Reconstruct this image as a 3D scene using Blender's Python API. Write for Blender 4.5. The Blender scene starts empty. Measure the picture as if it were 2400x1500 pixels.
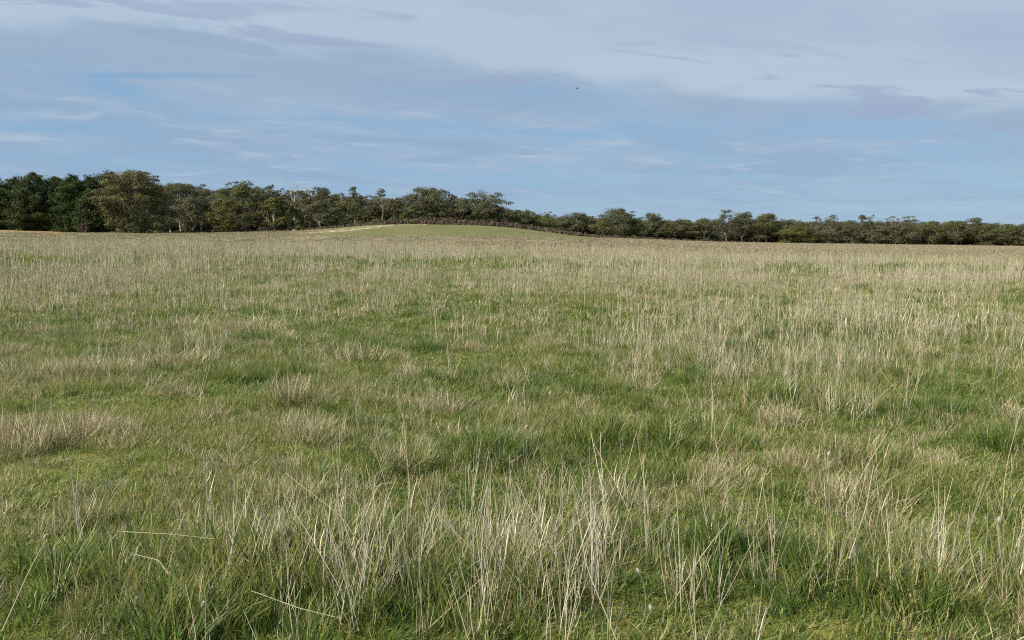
import bpy, math, random
import numpy as np
from mathutils import Vector

rng = np.random.default_rng(7)
random.seed(7)
scene = bpy.context.scene
col = scene.collection

# ------------------------------------------------------------------ camera
FPX = 1813.0                      # focal length in pixels of a 2400 px wide picture
CAM_H = 1.65
PITCH = math.atan(190.0 / FPX)
cam_data = bpy.data.cameras.new('camera')
cam_data.sensor_width = 36.0
cam_data.lens = 36.0 * FPX / 2400.0
cam_data.clip_start = 0.05
cam_data.clip_end = 20000.0
cam = bpy.data.objects.new('camera', cam_data)
col.objects.link(cam)
cam.location = (0, 0, CAM_H)
cam.rotation_euler = (math.pi / 2 - PITCH, 0, 0)
scene.camera = cam

# ------------------------------------------------------------------ sun, sky, exposure
SUN_EL = math.radians(41)
SUN_DIR = Vector((-0.80, -0.48, 0)).normalized() * math.cos(SUN_EL) + Vector((0, 0, math.sin(SUN_EL)))
SUN_ROT = math.atan2(SUN_DIR.x, SUN_DIR.y)
sl = bpy.data.lights.new('sun', 'SUN')
sl.energy = 4.6
sl.angle = math.radians(4.0)
sl.color = (1.0, 0.93, 0.80)
sun = bpy.data.objects.new('sun', sl)
col.objects.link(sun)
sun.location = (-30, -20, 40)
sun.rotation_euler = SUN_DIR.to_track_quat('Z', 'Y').to_euler()

world = bpy.data.worlds.new('World')
scene.world = world
world.use_nodes = True
wt = world.node_tree
for n in list(wt.nodes):
    wt.nodes.remove(n)


class G:
    """small helper to write node graphs as expressions"""
    def __init__(s, tree):
        s.t = tree

    def new(s, typ, **kw):
        n = s.t.nodes.new(typ)
        for k, v in kw.items():
            setattr(n, k, v)
        return n

    def put(s, sock, v):
        if isinstance(v, bpy.types.NodeSocket):
            s.t.links.new(v, sock)
        else:
            sock.default_value = v

    def m(s, op, a, b=0.0, c=0.0, clamp=False):
        n = s.new('ShaderNodeMath', operation=op, use_clamp=clamp)
        s.put(n.inputs[0], a)
        s.put(n.inputs[1], b)
        s.put(n.inputs[2], c)
        return n.outputs[0]

    def smooth(s, x, lo, hi, a=0.0, b=1.0):
        n = s.new('ShaderNodeMapRange', interpolation_type='SMOOTHSTEP', clamp=True)
        s.put(n.inputs['Value'], x)
        s.put(n.inputs['From Min'], lo)
        s.put(n.inputs['From Max'], hi)
        s.put(n.inputs['To Min'], a)
        s.put(n.inputs['To Max'], b)
        return n.outputs['Result']

    def mix(s, f, a, b, blend='MIX'):
        n = s.new('ShaderNodeMix', data_type='RGBA', blend_type=blend)
        s.put(n.inputs['Factor'], f)
        s.put(n.inputs[6], a if isinstance(a, bpy.types.NodeSocket) else (*a, 1))
        s.put(n.inputs[7], b if isinstance(b, bpy.types.NodeSocket) else (*b, 1))
        return n.outputs[2]

    def xyz(s, x, y, z):
        n = s.new('ShaderNodeCombineXYZ')
        s.put(n.inputs[0], x)
        s.put(n.inputs[1], y)
        s.put(n.inputs[2], z)
        return n.outputs[0]

    def noise(s, vec, scale, detail=4.0, rough=0.5, dist=0.0):
        n = s.new('ShaderNodeTexNoise')
        s.put(n.inputs['Vector'], vec)
        n.inputs['Scale'].default_value = scale
        n.inputs['Detail'].default_value = detail
        n.inputs['Roughness'].default_value = rough
        n.inputs['Distortion'].default_value = dist
        return n.outputs['Fac']

    def ramp(s, x, stops):
        n = s.new('ShaderNodeValToRGB')
        s.put(n.inputs[0], x)
        r = n.color_ramp
        while len(r.elements) < len(stops):
            r.elements.new(0.5)
        for e, (p, c) in zip(r.elements, stops):
            e.position = p
            e.color = (*c, 1)
        return n.outputs[0]


SKY_STRENGTH = 0.1
EXPOSURE = 0.82
w = G(wt)
sky = w.new('ShaderNodeTexSky', sky_type='NISHITA', sun_disc=False)
sky.sun_elevation = SUN_EL
sky.sun_rotation = SUN_ROT
sky.air_density = 1.0
sky.dust_density = 0.2
sky.ozone_density = 3.0
tc = w.new('ShaderNodeTexCoord')
sep = w.new('ShaderNodeSeparateXYZ')
wt.links.new(tc.outputs['Generated'], sep.inputs[0])
dx, dy, dz = sep.outputs
zz = w.m('ADD', w.m('MAXIMUM', dz, 0.0), 0.075)     # a cloud deck seen over a curved earth
u = w.m('DIVIDE', dx, zz)
v = w.m('DIVIDE', dy, zz)


def C(r, g, b):      # a radiance, in the units of the sky texture
    return tuple(k / SKY_STRENGTH / 2 ** EXPOSURE for k in (r, g, b))


# clear air: the physical sky, cooled towards the blue of the photograph's far horizon
clear = w.mix(0.86, sky.outputs[0], C(0.225, 0.388, 0.585))
# the high sheet of cloud: one edge runs away to the right; ragged by noise
ew = w.noise(w.xyz(u, v, 0.0), 1.25, 7, 0.58, 0.3)
warp = w.m('MULTIPLY', w.m('SUBTRACT', ew, 0.5), 1.15)
ucap = w.m('ADD', w.m('MULTIPLY', w.m('MINIMUM', u, 1.2), 0.36), w.m('MULTIPLY', w.m('MAXIMUM', w.m('SUBTRACT', u, 1.2), 0.0), 0.08))
edge = w.m('ADD', w.m('SUBTRACT', w.m('SUBTRACT', v, ucap), 3.52), warp)
sheet = w.smooth(edge, 0.30, -0.26)
# lower cloud below that edge: soft, long, lumpy
su = w.m('ADD', w.m('MULTIPLY', u, 0.62), w.m('MULTIPLY', v, 0.10))
sv = w.m('ADD', w.m('MULTIPLY', v, 1.0), w.m('MULTIPLY', u, -0.30))
n1 = w.noise(w.xyz(su, sv, 3.7), 1.15, 6, 0.55, 0.7)
n2 = w.noise(w.xyz(w.m('MULTIPLY', su, 2.0), w.m('MULTIPLY', sv, 1.7), 9.1), 1.9, 6, 0.62, 0.6)
low = w.m('ADD', w.m('MULTIPLY', n1, 0.62), w.m('MULTIPLY', n2, 0.38))
fade = w.smooth(dz, 0.0, 0.13, 0.52, 0.95)
lowf = w.m('MULTIPLY', w.smooth(low, 0.36, 0.59), fade)
bright = w.m('MULTIPLY', w.m('MULTIPLY', w.smooth(n2, 0.50, 0.72), w.smooth(n1, 0.42, 0.60)), 0.8)
# a slit of open blue left of the middle
slit = w.m('ADD', w.m('POWER', w.m('DIVIDE', w.m('ADD', u, 1.5), 0.42), 2.0),
           w.m('POWER', w.m('DIVIDE', w.m('SUBTRACT', w.m('SUBTRACT', v, w.m('MULTIPLY', u, 0.10)), 3.63), 0.07), 2.0))
slit = w.m('MULTIPLY', w.smooth(w.m('ADD', slit, w.m('MULTIPLY', n2, 3.4)), 2.6, 1.1), 0.5)
n3 = w.noise(w.xyz(w.m('MULTIPLY', su, 1.2), w.m('MULTIPLY', sv, 0.8), 21.0), 1.5, 6, 0.55, 0.4)
sheetcol = w.mix(w.smooth(n3, 0.34, 0.66), C(0.400, 0.498, 0.648), C(0.452, 0.555, 0.690))
sheetcol = w.mix(w.m('MULTIPLY', w.smooth(edge, -1.3, -0.2), 0.75), sheetcol, C(0.478, 0.588, 0.708))
lowcol = w.mix(bright, w.mix(w.smooth(n3, 0.36, 0.64), C(0.300, 0.422, 0.590), C(0.370, 0.487, 0.640)), C(0.460, 0.575, 0.700))
c = w.mix(lowf, clear, lowcol)
# slate underside along the edge of the sheet
under = w.m('MULTIPLY', w.smooth(edge, -0.25, 0.10), w.smooth(edge, 1.15, 0.15))
under = w.m('MULTIPLY', under, w.smooth(n1, 0.34, 0.58, 0.20, 0.85))
c = w.mix(w.m('MULTIPLY', sheet, 0.95), c, sheetcol)
c = w.mix(under, c, C(0.330, 0.438, 0.592))
# grey scraps hanging over the edge
n4 = w.noise(w.xyz(w.m('MULTIPLY', su, 1.1), w.m('MULTIPLY', sv, 1.5), 33.0), 2.1, 6, 0.55, 0.6)
band = w.m('MULTIPLY', w.smooth(edge, -1.1, -0.25), w.smooth(edge, 0.9, 0.1))
scrap = w.m('MULTIPLY', w.m('MULTIPLY', w.smooth(n4, 0.55, 0.64), band), 0.7)
c = w.mix(scrap, c, C(0.330, 0.415, 0.590))
# one long grey bank lying above the edge at the left
la = w.m('ADD', w.m('MULTIPLY', w.m('ADD', u, 1.18), 0.787), w.m('MULTIPLY', w.m('SUBTRACT', v, 3.02), 0.617))
lb = w.m('SUBTRACT', w.m('MULTIPLY', w.m('SUBTRACT', v, 3.02), 0.787), w.m('MULTIPLY', w.m('ADD', u, 1.18), 0.617))
bank = w.m('ADD', w.m('POWER', w.m('DIVIDE', la, 0.30), 2.0), w.m('POWER', w.m('DIVIDE', lb, 0.075), 2.0))
bank = w.m('ADD', bank, w.m('MULTIPLY', w.m('SUBTRACT', n2, 0.5), 5.0))
c = w.mix(w.smooth(bank, 1.9, 0.5, 0.0, 0.8), c, C(0.325, 0.420, 0.575))
c = w.mix(slit, c, C(0.125, 0.355, 0.640))
bg = w.new('ShaderNodeBackground')
wt.links.new(c, bg.inputs['Color'])
bg.inputs['Strength'].default_value = SKY_STRENGTH
wo = w.new('ShaderNodeOutputWorld')
wt.links.new(bg.outputs[0], wo.inputs['Surface'])

scene.view_settings.view_transform = 'Standard'
scene.view_settings.look = 'None'
scene.view_settings.exposure = EXPOSURE
scene.view_settings.gamma = 1.0
scene.view_settings.use_curve_mapping = False
scene.cycles.max_bounces = 6
scene.cycles.diffuse_bounces = 3
scene.cycles.glossy_bounces = 2
scene.cycles.transmission_bounces = 3
scene.cycles.transparent_max_bounces = 4
scene.cycles.use_denoising = False
scene.cycles.filter_width = 1.1

# ------------------------------------------------------------------ picture <-> place
CP, SP = math.cos(PITCH), math.sin(PITCH)


def ray(px, py):
    x = (px - 1200.0) / FPX
    yu = (750.0 - py) / FPX
    return x, CP + SP * yu, -SP + CP * yu


def row_z(row, Y):
    """height at distance Y that shows in picture row `row`"""
    _, ry, rz = ray(1200, row)
    return CAM_H + Y * rz / ry


def col_a(px, row=545.0):
    rx, ry, _ = ray(px, row)
    return rx / ry


# value noise in numpy
_tab = np.random.default_rng(3).random((256, 256))


def vnoise(x, y):
    x = np.asarray(x, float)
    y = np.asarray(y, float)
    xi = np.floor(x).astype(int)
    yi = np.floor(y).astype(int)
    fx, fy = x - xi, y - yi
    fx = fx * fx * (3 - 2 * fx)
    fy = fy * fy * (3 - 2 * fy)
    a = _tab[xi % 256, yi % 256]
    b = _tab[(xi + 1) % 256, yi % 256]
    c_ = _tab[xi % 256, (yi + 1) % 256]
    d = _tab[(xi + 1) % 256, (yi + 1) % 256]
    return (a * (1 - fx) + b * fx) * (1 - fy) + (c_ * (1 - fx) + d * fx) * fy


def fbm(x, y, o=4):
    s, a, t = 0.0, 1.0, 0.0
    for k in range(o):
        s = s + a * vnoise(x * 2 ** k + 17.3 * k, y * 2 ** k + 5.1 * k)
        t += a
        a *= 0.5
    return s / t


# the lie of the land: the rows at which the ground lies, at some distances
T_PX = np.array([-600, 0, 400, 700, 780, 860, 960, 1050, 1150, 1250, 1320, 1385, 1500, 1700, 2000, 2400, 3000], float)
T_Y = np.array([0, 15, 55, 105, 130, 150, 180, 220, 400], float)
rows = {
    105: [556, 556, 555.5, 554, 553, 553, 553.5, 554, 556, 559, 561, 564, 570, 579, 586, 589, 590],
    130: [549, 549, 549, 545.5, 541, 531, 527, 528, 533, 543, 552.5, 560, 567, 575, 581, 585, 587],
    150: [540, 540, 546.5, 541, 532, 522, 515, 515, 520, 535, 547, 556.5, 564, 572, 577.5, 582, 585],
    180: [532, 532, 543, 538, 530, 521, 515, 515, 522, 537, 548, 556, 562, 570, 575, 580, 584],
    220: [527, 527, 540, 537, 531, 526, 522, 522, 528, 540, 550, 557, 562, 568.5, 572, 578, 582],
}
z55 = [0.85, 0.85, 0.78, 0.62, 0.56, 0.52, 0.48, 0.44, 0.38, 0.32, 0.28, 0.24, 0.16, 0.04, -0.12, -0.18, -0.18]
A_T = np.array([col_a(p) for p in T_PX])
Zt = np.zeros((len(T_Y), len(T_PX)))
Zt[2] = z55
for i, yy in enumerate(T_Y):
    if yy in rows:
        Zt[i] = [row_z(r, yy) for r in rows[yy]]
Zt[8] = Zt[7] + 0.6
# resample finely and soften
FA = np.linspace(A_T[0], A_T[-1], 240)
FY = np.linspace(0, 400, 401)
_tmp = np.array([np.interp(FA, A_T, Zt[i]) for i in range(len(T_Y))])
FZ = np.array([np.interp(FY, T_Y, _tmp[:, j]) for j in range(len(FA))]).T
for _ in range(2):
    k = np.ones(5) / 5
    FZ = np.apply_along_axis(lambda q: np.convolve(np.pad(q, 2, mode='edge'), k, 'valid'), 0, FZ)
    FZ = np.apply_along_axis(lambda q: np.convolve(np.pad(q, 2, mode='edge'), k, 'valid'), 1, FZ)


def ground_z(X, Y):
    X = np.asarray(X, float)
    Y = np.asarray(Y, float)
    Yc = np.clip(Y, 0.01, 399.0)
    a = np.clip(X / np.maximum(Y, 0.5), FA[0], FA[-1] - 1e-6)
    fa = (a - FA[0]) / (FA[1] - FA[0])
    ia = np.clip(np.floor(fa).astype(int), 0, len(FA) - 2)
    ta = fa - ia
    iy = np.clip(np.floor(Yc).astype(int), 0, 399)
    ty = Yc - iy
    z = (FZ[iy, ia] * (1 - ta) + FZ[iy, ia + 1] * ta) * (1 - ty) + (FZ[iy + 1, ia] * (1 - ta) + FZ[iy + 1, ia + 1] * ta) * ty
    near = np.clip(1.0 - np.abs(Y) / 70.0, 0, 1)
    bump = (fbm(X * 0.9 + 40, Y * 0.9 + 40, 3) - 0.5) * 0.14 + (fbm(X * 0.25 + 9, Y * 0.25 + 70, 2) - 0.5) * 0.16
    far = np.clip(np.abs(Y) / 60.0, 0, 1)
    roll = (fbm(X * 0.06 + 3, Y * 0.06 + 8, 2) - 0.5) * 0.25
    return z + bump * near + roll * far * np.clip((200 - Y) / 60, 0, 1)


def hit(px, py):
    """where the sight line through a picture point meets the ground"""
    rx, ry, rz = ray(px, py)
    t = np.concatenate([np.linspace(1.5, 30, 1200), np.linspace(30, 390, 3000)])
    X, Y, Z = rx / ry * t, t, CAM_H + rz / ry * t
    below = Z <= ground_z(X, Y)
    i = int(np.argmax(below)) if below.any() else len(t) - 1
    return float(X[i]), float(Y[i])


# ------------------------------------------------------------------ mesh helpers
def mesh_np(name, V, F, attrs=None, mats=(), smooth=False, fmat=None):
    V = np.asarray(V, np.float32)
    F = np.asarray(F, np.int32)
    me = bpy.data.meshes.new(name)
    n, k = F.shape
    me.vertices.add(len(V))
    me.vertices.foreach_set('co', V.ravel())
    me.loops.add(n * k)
    me.loops.foreach_set('vertex_index', F.ravel())
    me.polygons.add(n)
    me.polygons.foreach_set('loop_start', np.arange(0, n * k, k, dtype=np.int32))
    me.polygons.foreach_set('loop_total', np.full(n, k, np.int32))
    if smooth:
        me.polygons.foreach_set('use_smooth', np.ones(n, bool))
    for mt in mats:
        me.materials.append(mt)
    if fmat is not None:
        me.polygons.foreach_set('material_index', np.asarray(fmat, np.int32))
    me.update(calc_edges=True)
    for kx, val in (attrs or {}).items():
        val = np.asarray(val, np.float32)
        at = me.attributes.new(kx, 'FLOAT', 'POINT')
        at.data.foreach_set('value', val)
    return me


def link(name, data, parent=None, loc=None):
    o = bpy.data.objects.new(name, data)
    col.objects.link(o)
    if parent is not None:
        o.parent = parent
    if loc is not None:
        o.location = loc
    return o


def tag(o, label=None, cat=None, group=None, kind=None):
    if label:
        o['label'] = label
    if cat:
        o['category'] = cat
    if group:
        o['group'] = group
    if kind:
        o['kind'] = kind
    return o


def thing(name, label, cat, loc, group=None):
    return tag(link(name, None, None, loc), label, cat, group)


class Bag:
    """collects vertices and quads with per-vertex values"""
    def __init__(s):
        s.V, s.F, s.A, s.n = [], [], {}, 0

    def add(s, V, F, **at):
        V = np.asarray(V, float).reshape(-1, 3)
        s.V.append(V)
        s.F.append(np.asarray(F, int) + s.n)
        for k in at:
            s.A.setdefault(k, []).append(np.broadcast_to(np.asarray(at[k], float), (len(V),)))
        s.n += len(V)

    def mesh(s, name, mats, smooth=False):
        return mesh_np(name, np.concatenate(s.V), np.concatenate(s.F),
                       {k: np.concatenate(v) for k, v in s.A.items()}, mats, smooth)


def tube(bag, P, R, sides=6, **at):
    P = np.asarray(P, float)
    R = np.broadcast_to(np.asarray(R, float), (len(P),))
    T = np.gradient(P, axis=0)
    T /= np.linalg.norm(T, axis=1, keepdims=True) + 1e-9
    ref = np.where(np.abs(T[:, 2:3]) > 0.9, np.array([[1.0, 0, 0]]), np.array([[0, 0, 1.0]]))
    ref = np.broadcast_to(ref[len(ref) // 2], P.shape)
    U = np.cross(T, ref)
    U /= np.linalg.norm(U, axis=1, keepdims=True) + 1e-9
    W = np.cross(T, U)
    an = np.linspace(0, 2 * math.pi, sides, endpoint=False)
    V = P[:, None] + R[:, None, None] * (np.cos(an)[None, :, None] * U[:, None] + np.sin(an)[None, :, None] * W[:, None])
    n = len(P)
    i = np.arange(n - 1)[:, None] * sides
    j = np.arange(sides)[None]
    j2 = (j + 1) % sides
    F = np.stack([i + j, i + j2, i + sides + j2, i + sides + j], -1).reshape(-1, 4)
    bag.add(V.reshape(-1, 3), F, **at)


def leaves(bag, Cn, N, size, aspect, r, hue, droop=0.25, rn=None):
    """bent diamond leaf sprays at centres Cn facing N"""
    n = len(Cn)
    N = N / (np.linalg.norm(N, axis=1, keepdims=True) + 1e-9)
    a = r.normal(size=(n, 3))
    T = np.cross(N, a)
    T /= np.linalg.norm(T, axis=1, keepdims=True) + 1e-9
    B = np.cross(N, T)
    s = np.broadcast_to(np.asarray(size, float), (n,))[:, None]
    V = np.stack([Cn + T * s - N * s * droop, Cn + B * s * aspect, Cn - T * s - N * s * droop, Cn - B * s * aspect], 1)
    F = np.arange(n * 4).reshape(n, 4)
    if rn is None:
        rn = r.random(n)
    bag.add(V.reshape(-1, 3), F, rnd=np.repeat(rn, 4), hue=np.repeat(np.broadcast_to(hue, (n,)), 4))


# ------------------------------------------------------------------ materials
def new_mat(name):
    m = bpy.data.materials.new(name)
    m.use_nodes = True
    for n in list(m.node_tree.nodes):
        m.node_tree.nodes.remove(n)
    g = G(m.node_tree)
    out = g.new('ShaderNodeOutputMaterial')
    return m, g, out


def attr(g, name, typ='GEOMETRY'):
    n = g.new('ShaderNodeAttribute', attribute_name=name, attribute_type=typ)
    return n.outputs['Fac']


def leaf_out(g, out, colour, trans=0.3, rough=0.6, spec=0.25, tcol=1.0):
    p = g.new('ShaderNodeBsdfPrincipled')
    g.put(p.inputs['Base Color'], colour)
    p.inputs['Roughness'].default_value = rough
    p.inputs['Specular IOR Level'].default_value = spec
    t = g.new('ShaderNodeBsdfTranslucent')
    g.put(t.inputs['Color'], colour)
    mx = g.new('ShaderNodeMixShader')
    mx.inputs[0].default_value = trans
    g.t.links.new(p.outputs[0], mx.inputs[1])
    g.t.links.new(t.outputs[0], mx.inputs[2])
    g.t.links.new(mx.outputs[0], out.inputs['Surface'])


def grass_mat(name, stops, trans=0.3, spread=0.42, patch=0.30):
    m, g, out = new_mat(name)
    tint = attr(g, 'tint', 'INSTANCER')
    rnd = attr(g, 'rnd')
    geo = g.new('ShaderNodeNewGeometry')
    nz = g.noise(geo.outputs['Position'], 2.3, 3, 0.6)
    x = g.m('ADD', g.m('ADD', tint, g.m('MULTIPLY', g.m('SUBTRACT', rnd, 0.5), spread * 2)),
            g.m('MULTIPLY', g.m('SUBTRACT', nz, 0.5), patch), clamp=True)
    c1 = g.ramp(x, stops)
    tip = attr(g, 'along')
    c2 = g.mix(g.m('MULTIPLY', g.smooth(tip, 0.65, 1.0), 0.35), c1, (0.36, 0.31, 0.17))
    leaf_out(g, out, c2, trans, 0.45, 0.45)
    return m


GRASS_STOPS = [(0.0, (0.068, 0.128, 0.030)), (0.22, (0.120, 0.200, 0.032)), (0.45, (0.200, 0.245, 0.040)),
               (0.68, (0.350, 0.310, 0.125)), (1.0, (0.500, 0.430, 0.270))]
STALK_STOPS = [(0.0, (0.230, 0.225, 0.100)), (0.3, (0.365, 0.325, 0.210)), (0.65, (0.465, 0.418, 0.300)), (1.0, (0.580, 0.535, 0.415))]
M_GRASS = grass_mat('grass_blades', GRASS_STOPS, 0.48)
M_STALK = grass_mat('dry_straw', STALK_STOPS, 0.12, 0.35, 0.2)
FAR_STOPS = [(0.0, (0.150, 0.155, 0.062)), (0.4, (0.248, 0.224, 0.122)), (0.7, (0.232, 0.192, 0.132)), (1.0, (0.300, 0.250, 0.180))]
DEAD_STOPS = [(0.0, (0.080, 0.105, 0.030)), (0.35, (0.225, 0.200, 0.088)), (0.65, (0.365, 0.312, 0.182)), (1.0, (0.540, 0.470, 0.315))]
M_DEAD = grass_mat('dead_curled_grass', DEAD_STOPS, 0.28, 0.52)
M_FAR = grass_mat('far_tufts', FAR_STOPS, 0.2, 0.30, 0.25)


def foliage_mat(name, dark, mid, light, dry=(0.20, 0.15, 0.07), trans=0.36, spec=0.15):
    m, g, out = new_mat(name)
    x = g.m('ADD', g.m('MULTIPLY', attr(g, 'rnd'), 0.55), g.m('MULTIPLY', attr(g, 'hue'), 0.45), clamp=True)
    c1 = g.ramp(x, [(0.0, dark), (0.5, mid), (0.9, light), (1.0, dry)])
    leaf_out(g, out, c1, trans, 0.55, spec)
    return m


M_GUM = foliage_mat('gum_leaves', (0.066, 0.070, 0.038), (0.104, 0.107, 0.056), (0.150, 0.148, 0.084))
M_OLIVE = foliage_mat('olive_leaves', (0.060, 0.067, 0.028), (0.102, 0.109, 0.043), (0.150, 0.149, 0.060))
M_BIGGUM = foliage_mat('yellow_gum_leaves', (0.050, 0.055, 0.024), (0.110, 0.112, 0.044), (0.185, 0.165, 0.075), (0.24, 0.16, 0.09))
M_WATTLE = foliage_mat('wattle_leaves', (0.046, 0.058, 0.018), (0.098, 0.108, 0.028), (0.155, 0.150, 0.040))
M_PINE = foliage_mat('pine_needles', (0.024, 0.038, 0.013), (0.048, 0.066, 0.020), (0.084, 0.102, 0.032), (0.085, 0.075, 0.03), 0.12, 0.08)
M_BLUEPINE = foliage_mat('dark_pine_needles', (0.021, 0.037, 0.011), (0.040, 0.062, 0.017), (0.068, 0.094, 0.026), (0.05, 0.08, 0.03), 0.12, 0.08)
M_BUSH = foliage_mat('bush_leaves', (0.040, 0.062, 0.016), (0.085, 0.115, 0.026), (0.135, 0.165, 0.040))
M_BRACKEN = foliage_mat('dead_bracken', (0.042, 0.036, 0.024), (0.080, 0.064, 0.043), (0.135, 0.108, 0.070), (0.24, 0.20, 0.11), 0.15, 0.1)


def bark_mat(name, a, b, scale=3.0):
    m, g, out = new_mat(name)
    geo = g.new('ShaderNodeNewGeometry')
    mp = g.new('ShaderNodeMapping')
    mp.inputs['Scale'].default_value = (3, 3, 0.6)
    g.t.links.new(geo.outputs['Position'], mp.inputs['Vector'])
    f = g.noise(mp.outputs[0], scale, 5, 0.65)
    c1 = g.mix(g.smooth(f, 0.35, 0.65), a, b)
    p = g.new('ShaderNodeBsdfPrincipled')
    g.put(p.inputs['Base Color'], c1)
    p.inputs['Roughness'].default_value = 0.85
    p.inputs['Specular IOR Level'].default_value = 0.15
    bp = g.new('ShaderNodeBump')
    bp.inputs['Strength'].default_value = 0.5
    bp.inputs['Distance'].default_value = 0.03
    g.t.links.new(f, bp.inputs['Height'])
    g.t.links.new(bp.outputs[0], p.inputs['Normal'])
    g.t.links.new(p.outputs[0], out.inputs['Surface'])
    return m


M_PALEBARK = bark_mat('pale_gum_bark', (0.14, 0.125, 0.105), (0.33, 0.305, 0.265))
M_GREYBARK = bark_mat('grey_bark', (0.10, 0.085, 0.07), (0.25, 0.22, 0.185))
M_DARKBARK = bark_mat('dark_pine_bark', (0.035, 0.027, 0.02), (0.09, 0.07, 0.055))
M_DEADWOOD = bark_mat('bleached_wood', (0.33, 0.31, 0.29), (0.58, 0.56, 0.53))
M_POST = bark_mat('white_post_paint', (0.62, 0.60, 0.55), (0.82, 0.81, 0.78), 6)
M_STONE = bark_mat('pale_stone', (0.50, 0.48, 0.43), (0.76, 0.74, 0.69), 5)


def soil_mat():
    m, g, out = new_mat('paddock_ground')
    geo = g.new('ShaderNodeNewGeometry')
    P = geo.outputs['Position']
    zone = attr(g, 'zone')         # 0 mossy turf .. 1 dry brown pasture
    green = attr(g, 'green')       # grazed green rise
    bare = attr(g, 'bare')         # bare reddish earth by the pines
    n1_ = g.noise(P, 1.7, 6, 0.62)
    n2_ = g.noise(P, 26.0, 4, 0.65)
    n3_ = g.noise(P, 0.12, 4, 0.6)
    mix1 = g.mix(g.smooth(n1_, 0.36, 0.62), (0.105, 0.130, 0.020), (0.140, 0.122, 0.042))
    near = g.mix(g.smooth(n2_, 0.40, 0.66), mix1, (0.150, 0.155, 0.034))
    farc = g.mix(g.smooth(g.m('ADD', g.m('MULTIPLY', n1_, 0.5), g.m('MULTIPLY', n3_, 0.5)), 0.38, 0.62), (0.180, 0.155, 0.088), (0.240, 0.204, 0.128))
    cc = g.mix(zone, near, farc)
    gr = g.mix(g.smooth(g.m('ADD', g.m('MULTIPLY', n1_, .6), g.m('MULTIPLY', n3_, .4)), 0.38, 0.62), (0.108, 0.110, 0.043), (0.138, 0.134, 0.056))
    cc = g.mix(green, cc, gr)
    cc = g.mix(bare, cc, g.mix(g.smooth(n3_, 0.4, 0.6), (0.230, 0.125, 0.060), (0.265, 0.195, 0.085)))
    p = g.new('ShaderNodeBsdfPrincipled')
    g.put(p.inputs['Base Color'], cc)
    p.inputs['Roughness'].default_value = 0.95
    p.inputs['Specular IOR Level'].default_value = 0.1
    bp = g.new('ShaderNodeBump')
    bp.inputs['Strength'].default_value = 0.7
    bp.inputs['Distance'].default_value = 0.03
    g.t.links.new(g.m('ADD', g.m('MULTIPLY', n2_, 0.4), n1_), bp.inputs['Height'])
    g.t.links.new(bp.outputs[0], p.inputs['Normal'])
    g.t.links.new(p.outputs[0], out.inputs['Surface'])
    return m


def sand_mat():
    m, g, out = new_mat('pale_sand')
    geo = g.new('ShaderNodeNewGeometry')
    f = g.noise(geo.outputs['Position'], 1.3, 6, 0.65)
    cc = g.mix(g.smooth(f, 0.36, 0.62), (0.19, 0.16, 0.10), (0.39, 0.33, 0.24))
    p = g.new('ShaderNodeBsdfPrincipled')
    g.put(p.inputs['Base Color'], cc)
    p.inputs['Roughness'].default_value = 0.95
    p.inputs['Specular IOR Level'].default_value = 0.1
    g.t.links.new(p.outputs[0], out.inputs['Surface'])
    return m


# ------------------------------------------------------------------ ground sheet
M_SOIL = soil_mat()
th_f = np.linspace(-0.80, 0.80, 420)
th_b = np.linspace(0.80, 2 * math.pi - 0.80, 60)[1:-1]
TH = np.concatenate([th_f, th_b])
RR = np.concatenate([[0.0], np.geomspace(0.6, 60, 120), np.linspace(61, 240, 150), np.geomspace(245, 6000, 26)])
gx = RR[:, None] * np.sin(TH)[None]
gy = RR[:, None] * np.cos(TH)[None]
gz = ground_z(gx, gy)
dist = np.hypot(gx, gy)
nt = len(TH)
i = np.arange(len(RR) - 1)[:, None] * nt
j = np.arange(nt)[None]
GF = np.stack([i + j, i + (j + 1) % nt, i + nt + (j + 1) % nt, i + nt + j], -1).reshape(-1, 4)[:, ::-1]


def sstep(x, a, b):
    t = np.clip((x - a) / (b - a), 0, 1)
    return t * t * (3 - 2 * t)


def px_of(X, Y):
    return 1200 + FPX * (X / np.maximum(Y, 1.0)) * 1.005


def rise_green(X, Y):
    p_ = px_of(X, Y)
    return sstep(Y, 104, 107) * (1 - sstep(Y, 150, 165)) * sstep(p_, 690, 800) * (1 - sstep(p_, 1385, 1440)) * (Y > 10)


def bare_earth(X, Y):
    p_ = px_of(X, Y)
    return sstep(Y, 133, 140) * (1 - sstep(Y, 163, 168)) * (1 - sstep(p_, 170, 240)) * (0.45 + 0.55 * sstep(p_, 20, 70))


def lawn_green(X, Y):
    p_ = px_of(X, Y)
    return sstep(Y, 166, 175) * (1 - sstep(p_, 150, 230))


zone = sstep(dist + (fbm(gx * .08, gy * .08, 3) - .5) * 40, 45, 75) * (gy > 0)
me = mesh_np('field', np.stack([gx, gy, gz], -1).reshape(-1, 3), GF,
             {'zone': zone.ravel(), 'green': np.clip(rise_green(gx, gy) + lawn_green(gx, gy), 0, 1).ravel(),
              'bare': bare_earth(gx, gy).ravel()}, [M_SOIL], True)
tag(link('field', me), 'grassy paddock ground rising gently to a low green hump', kind='structure')

# pale sandy track on the flank of the hump
bagt = Bag()


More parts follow.
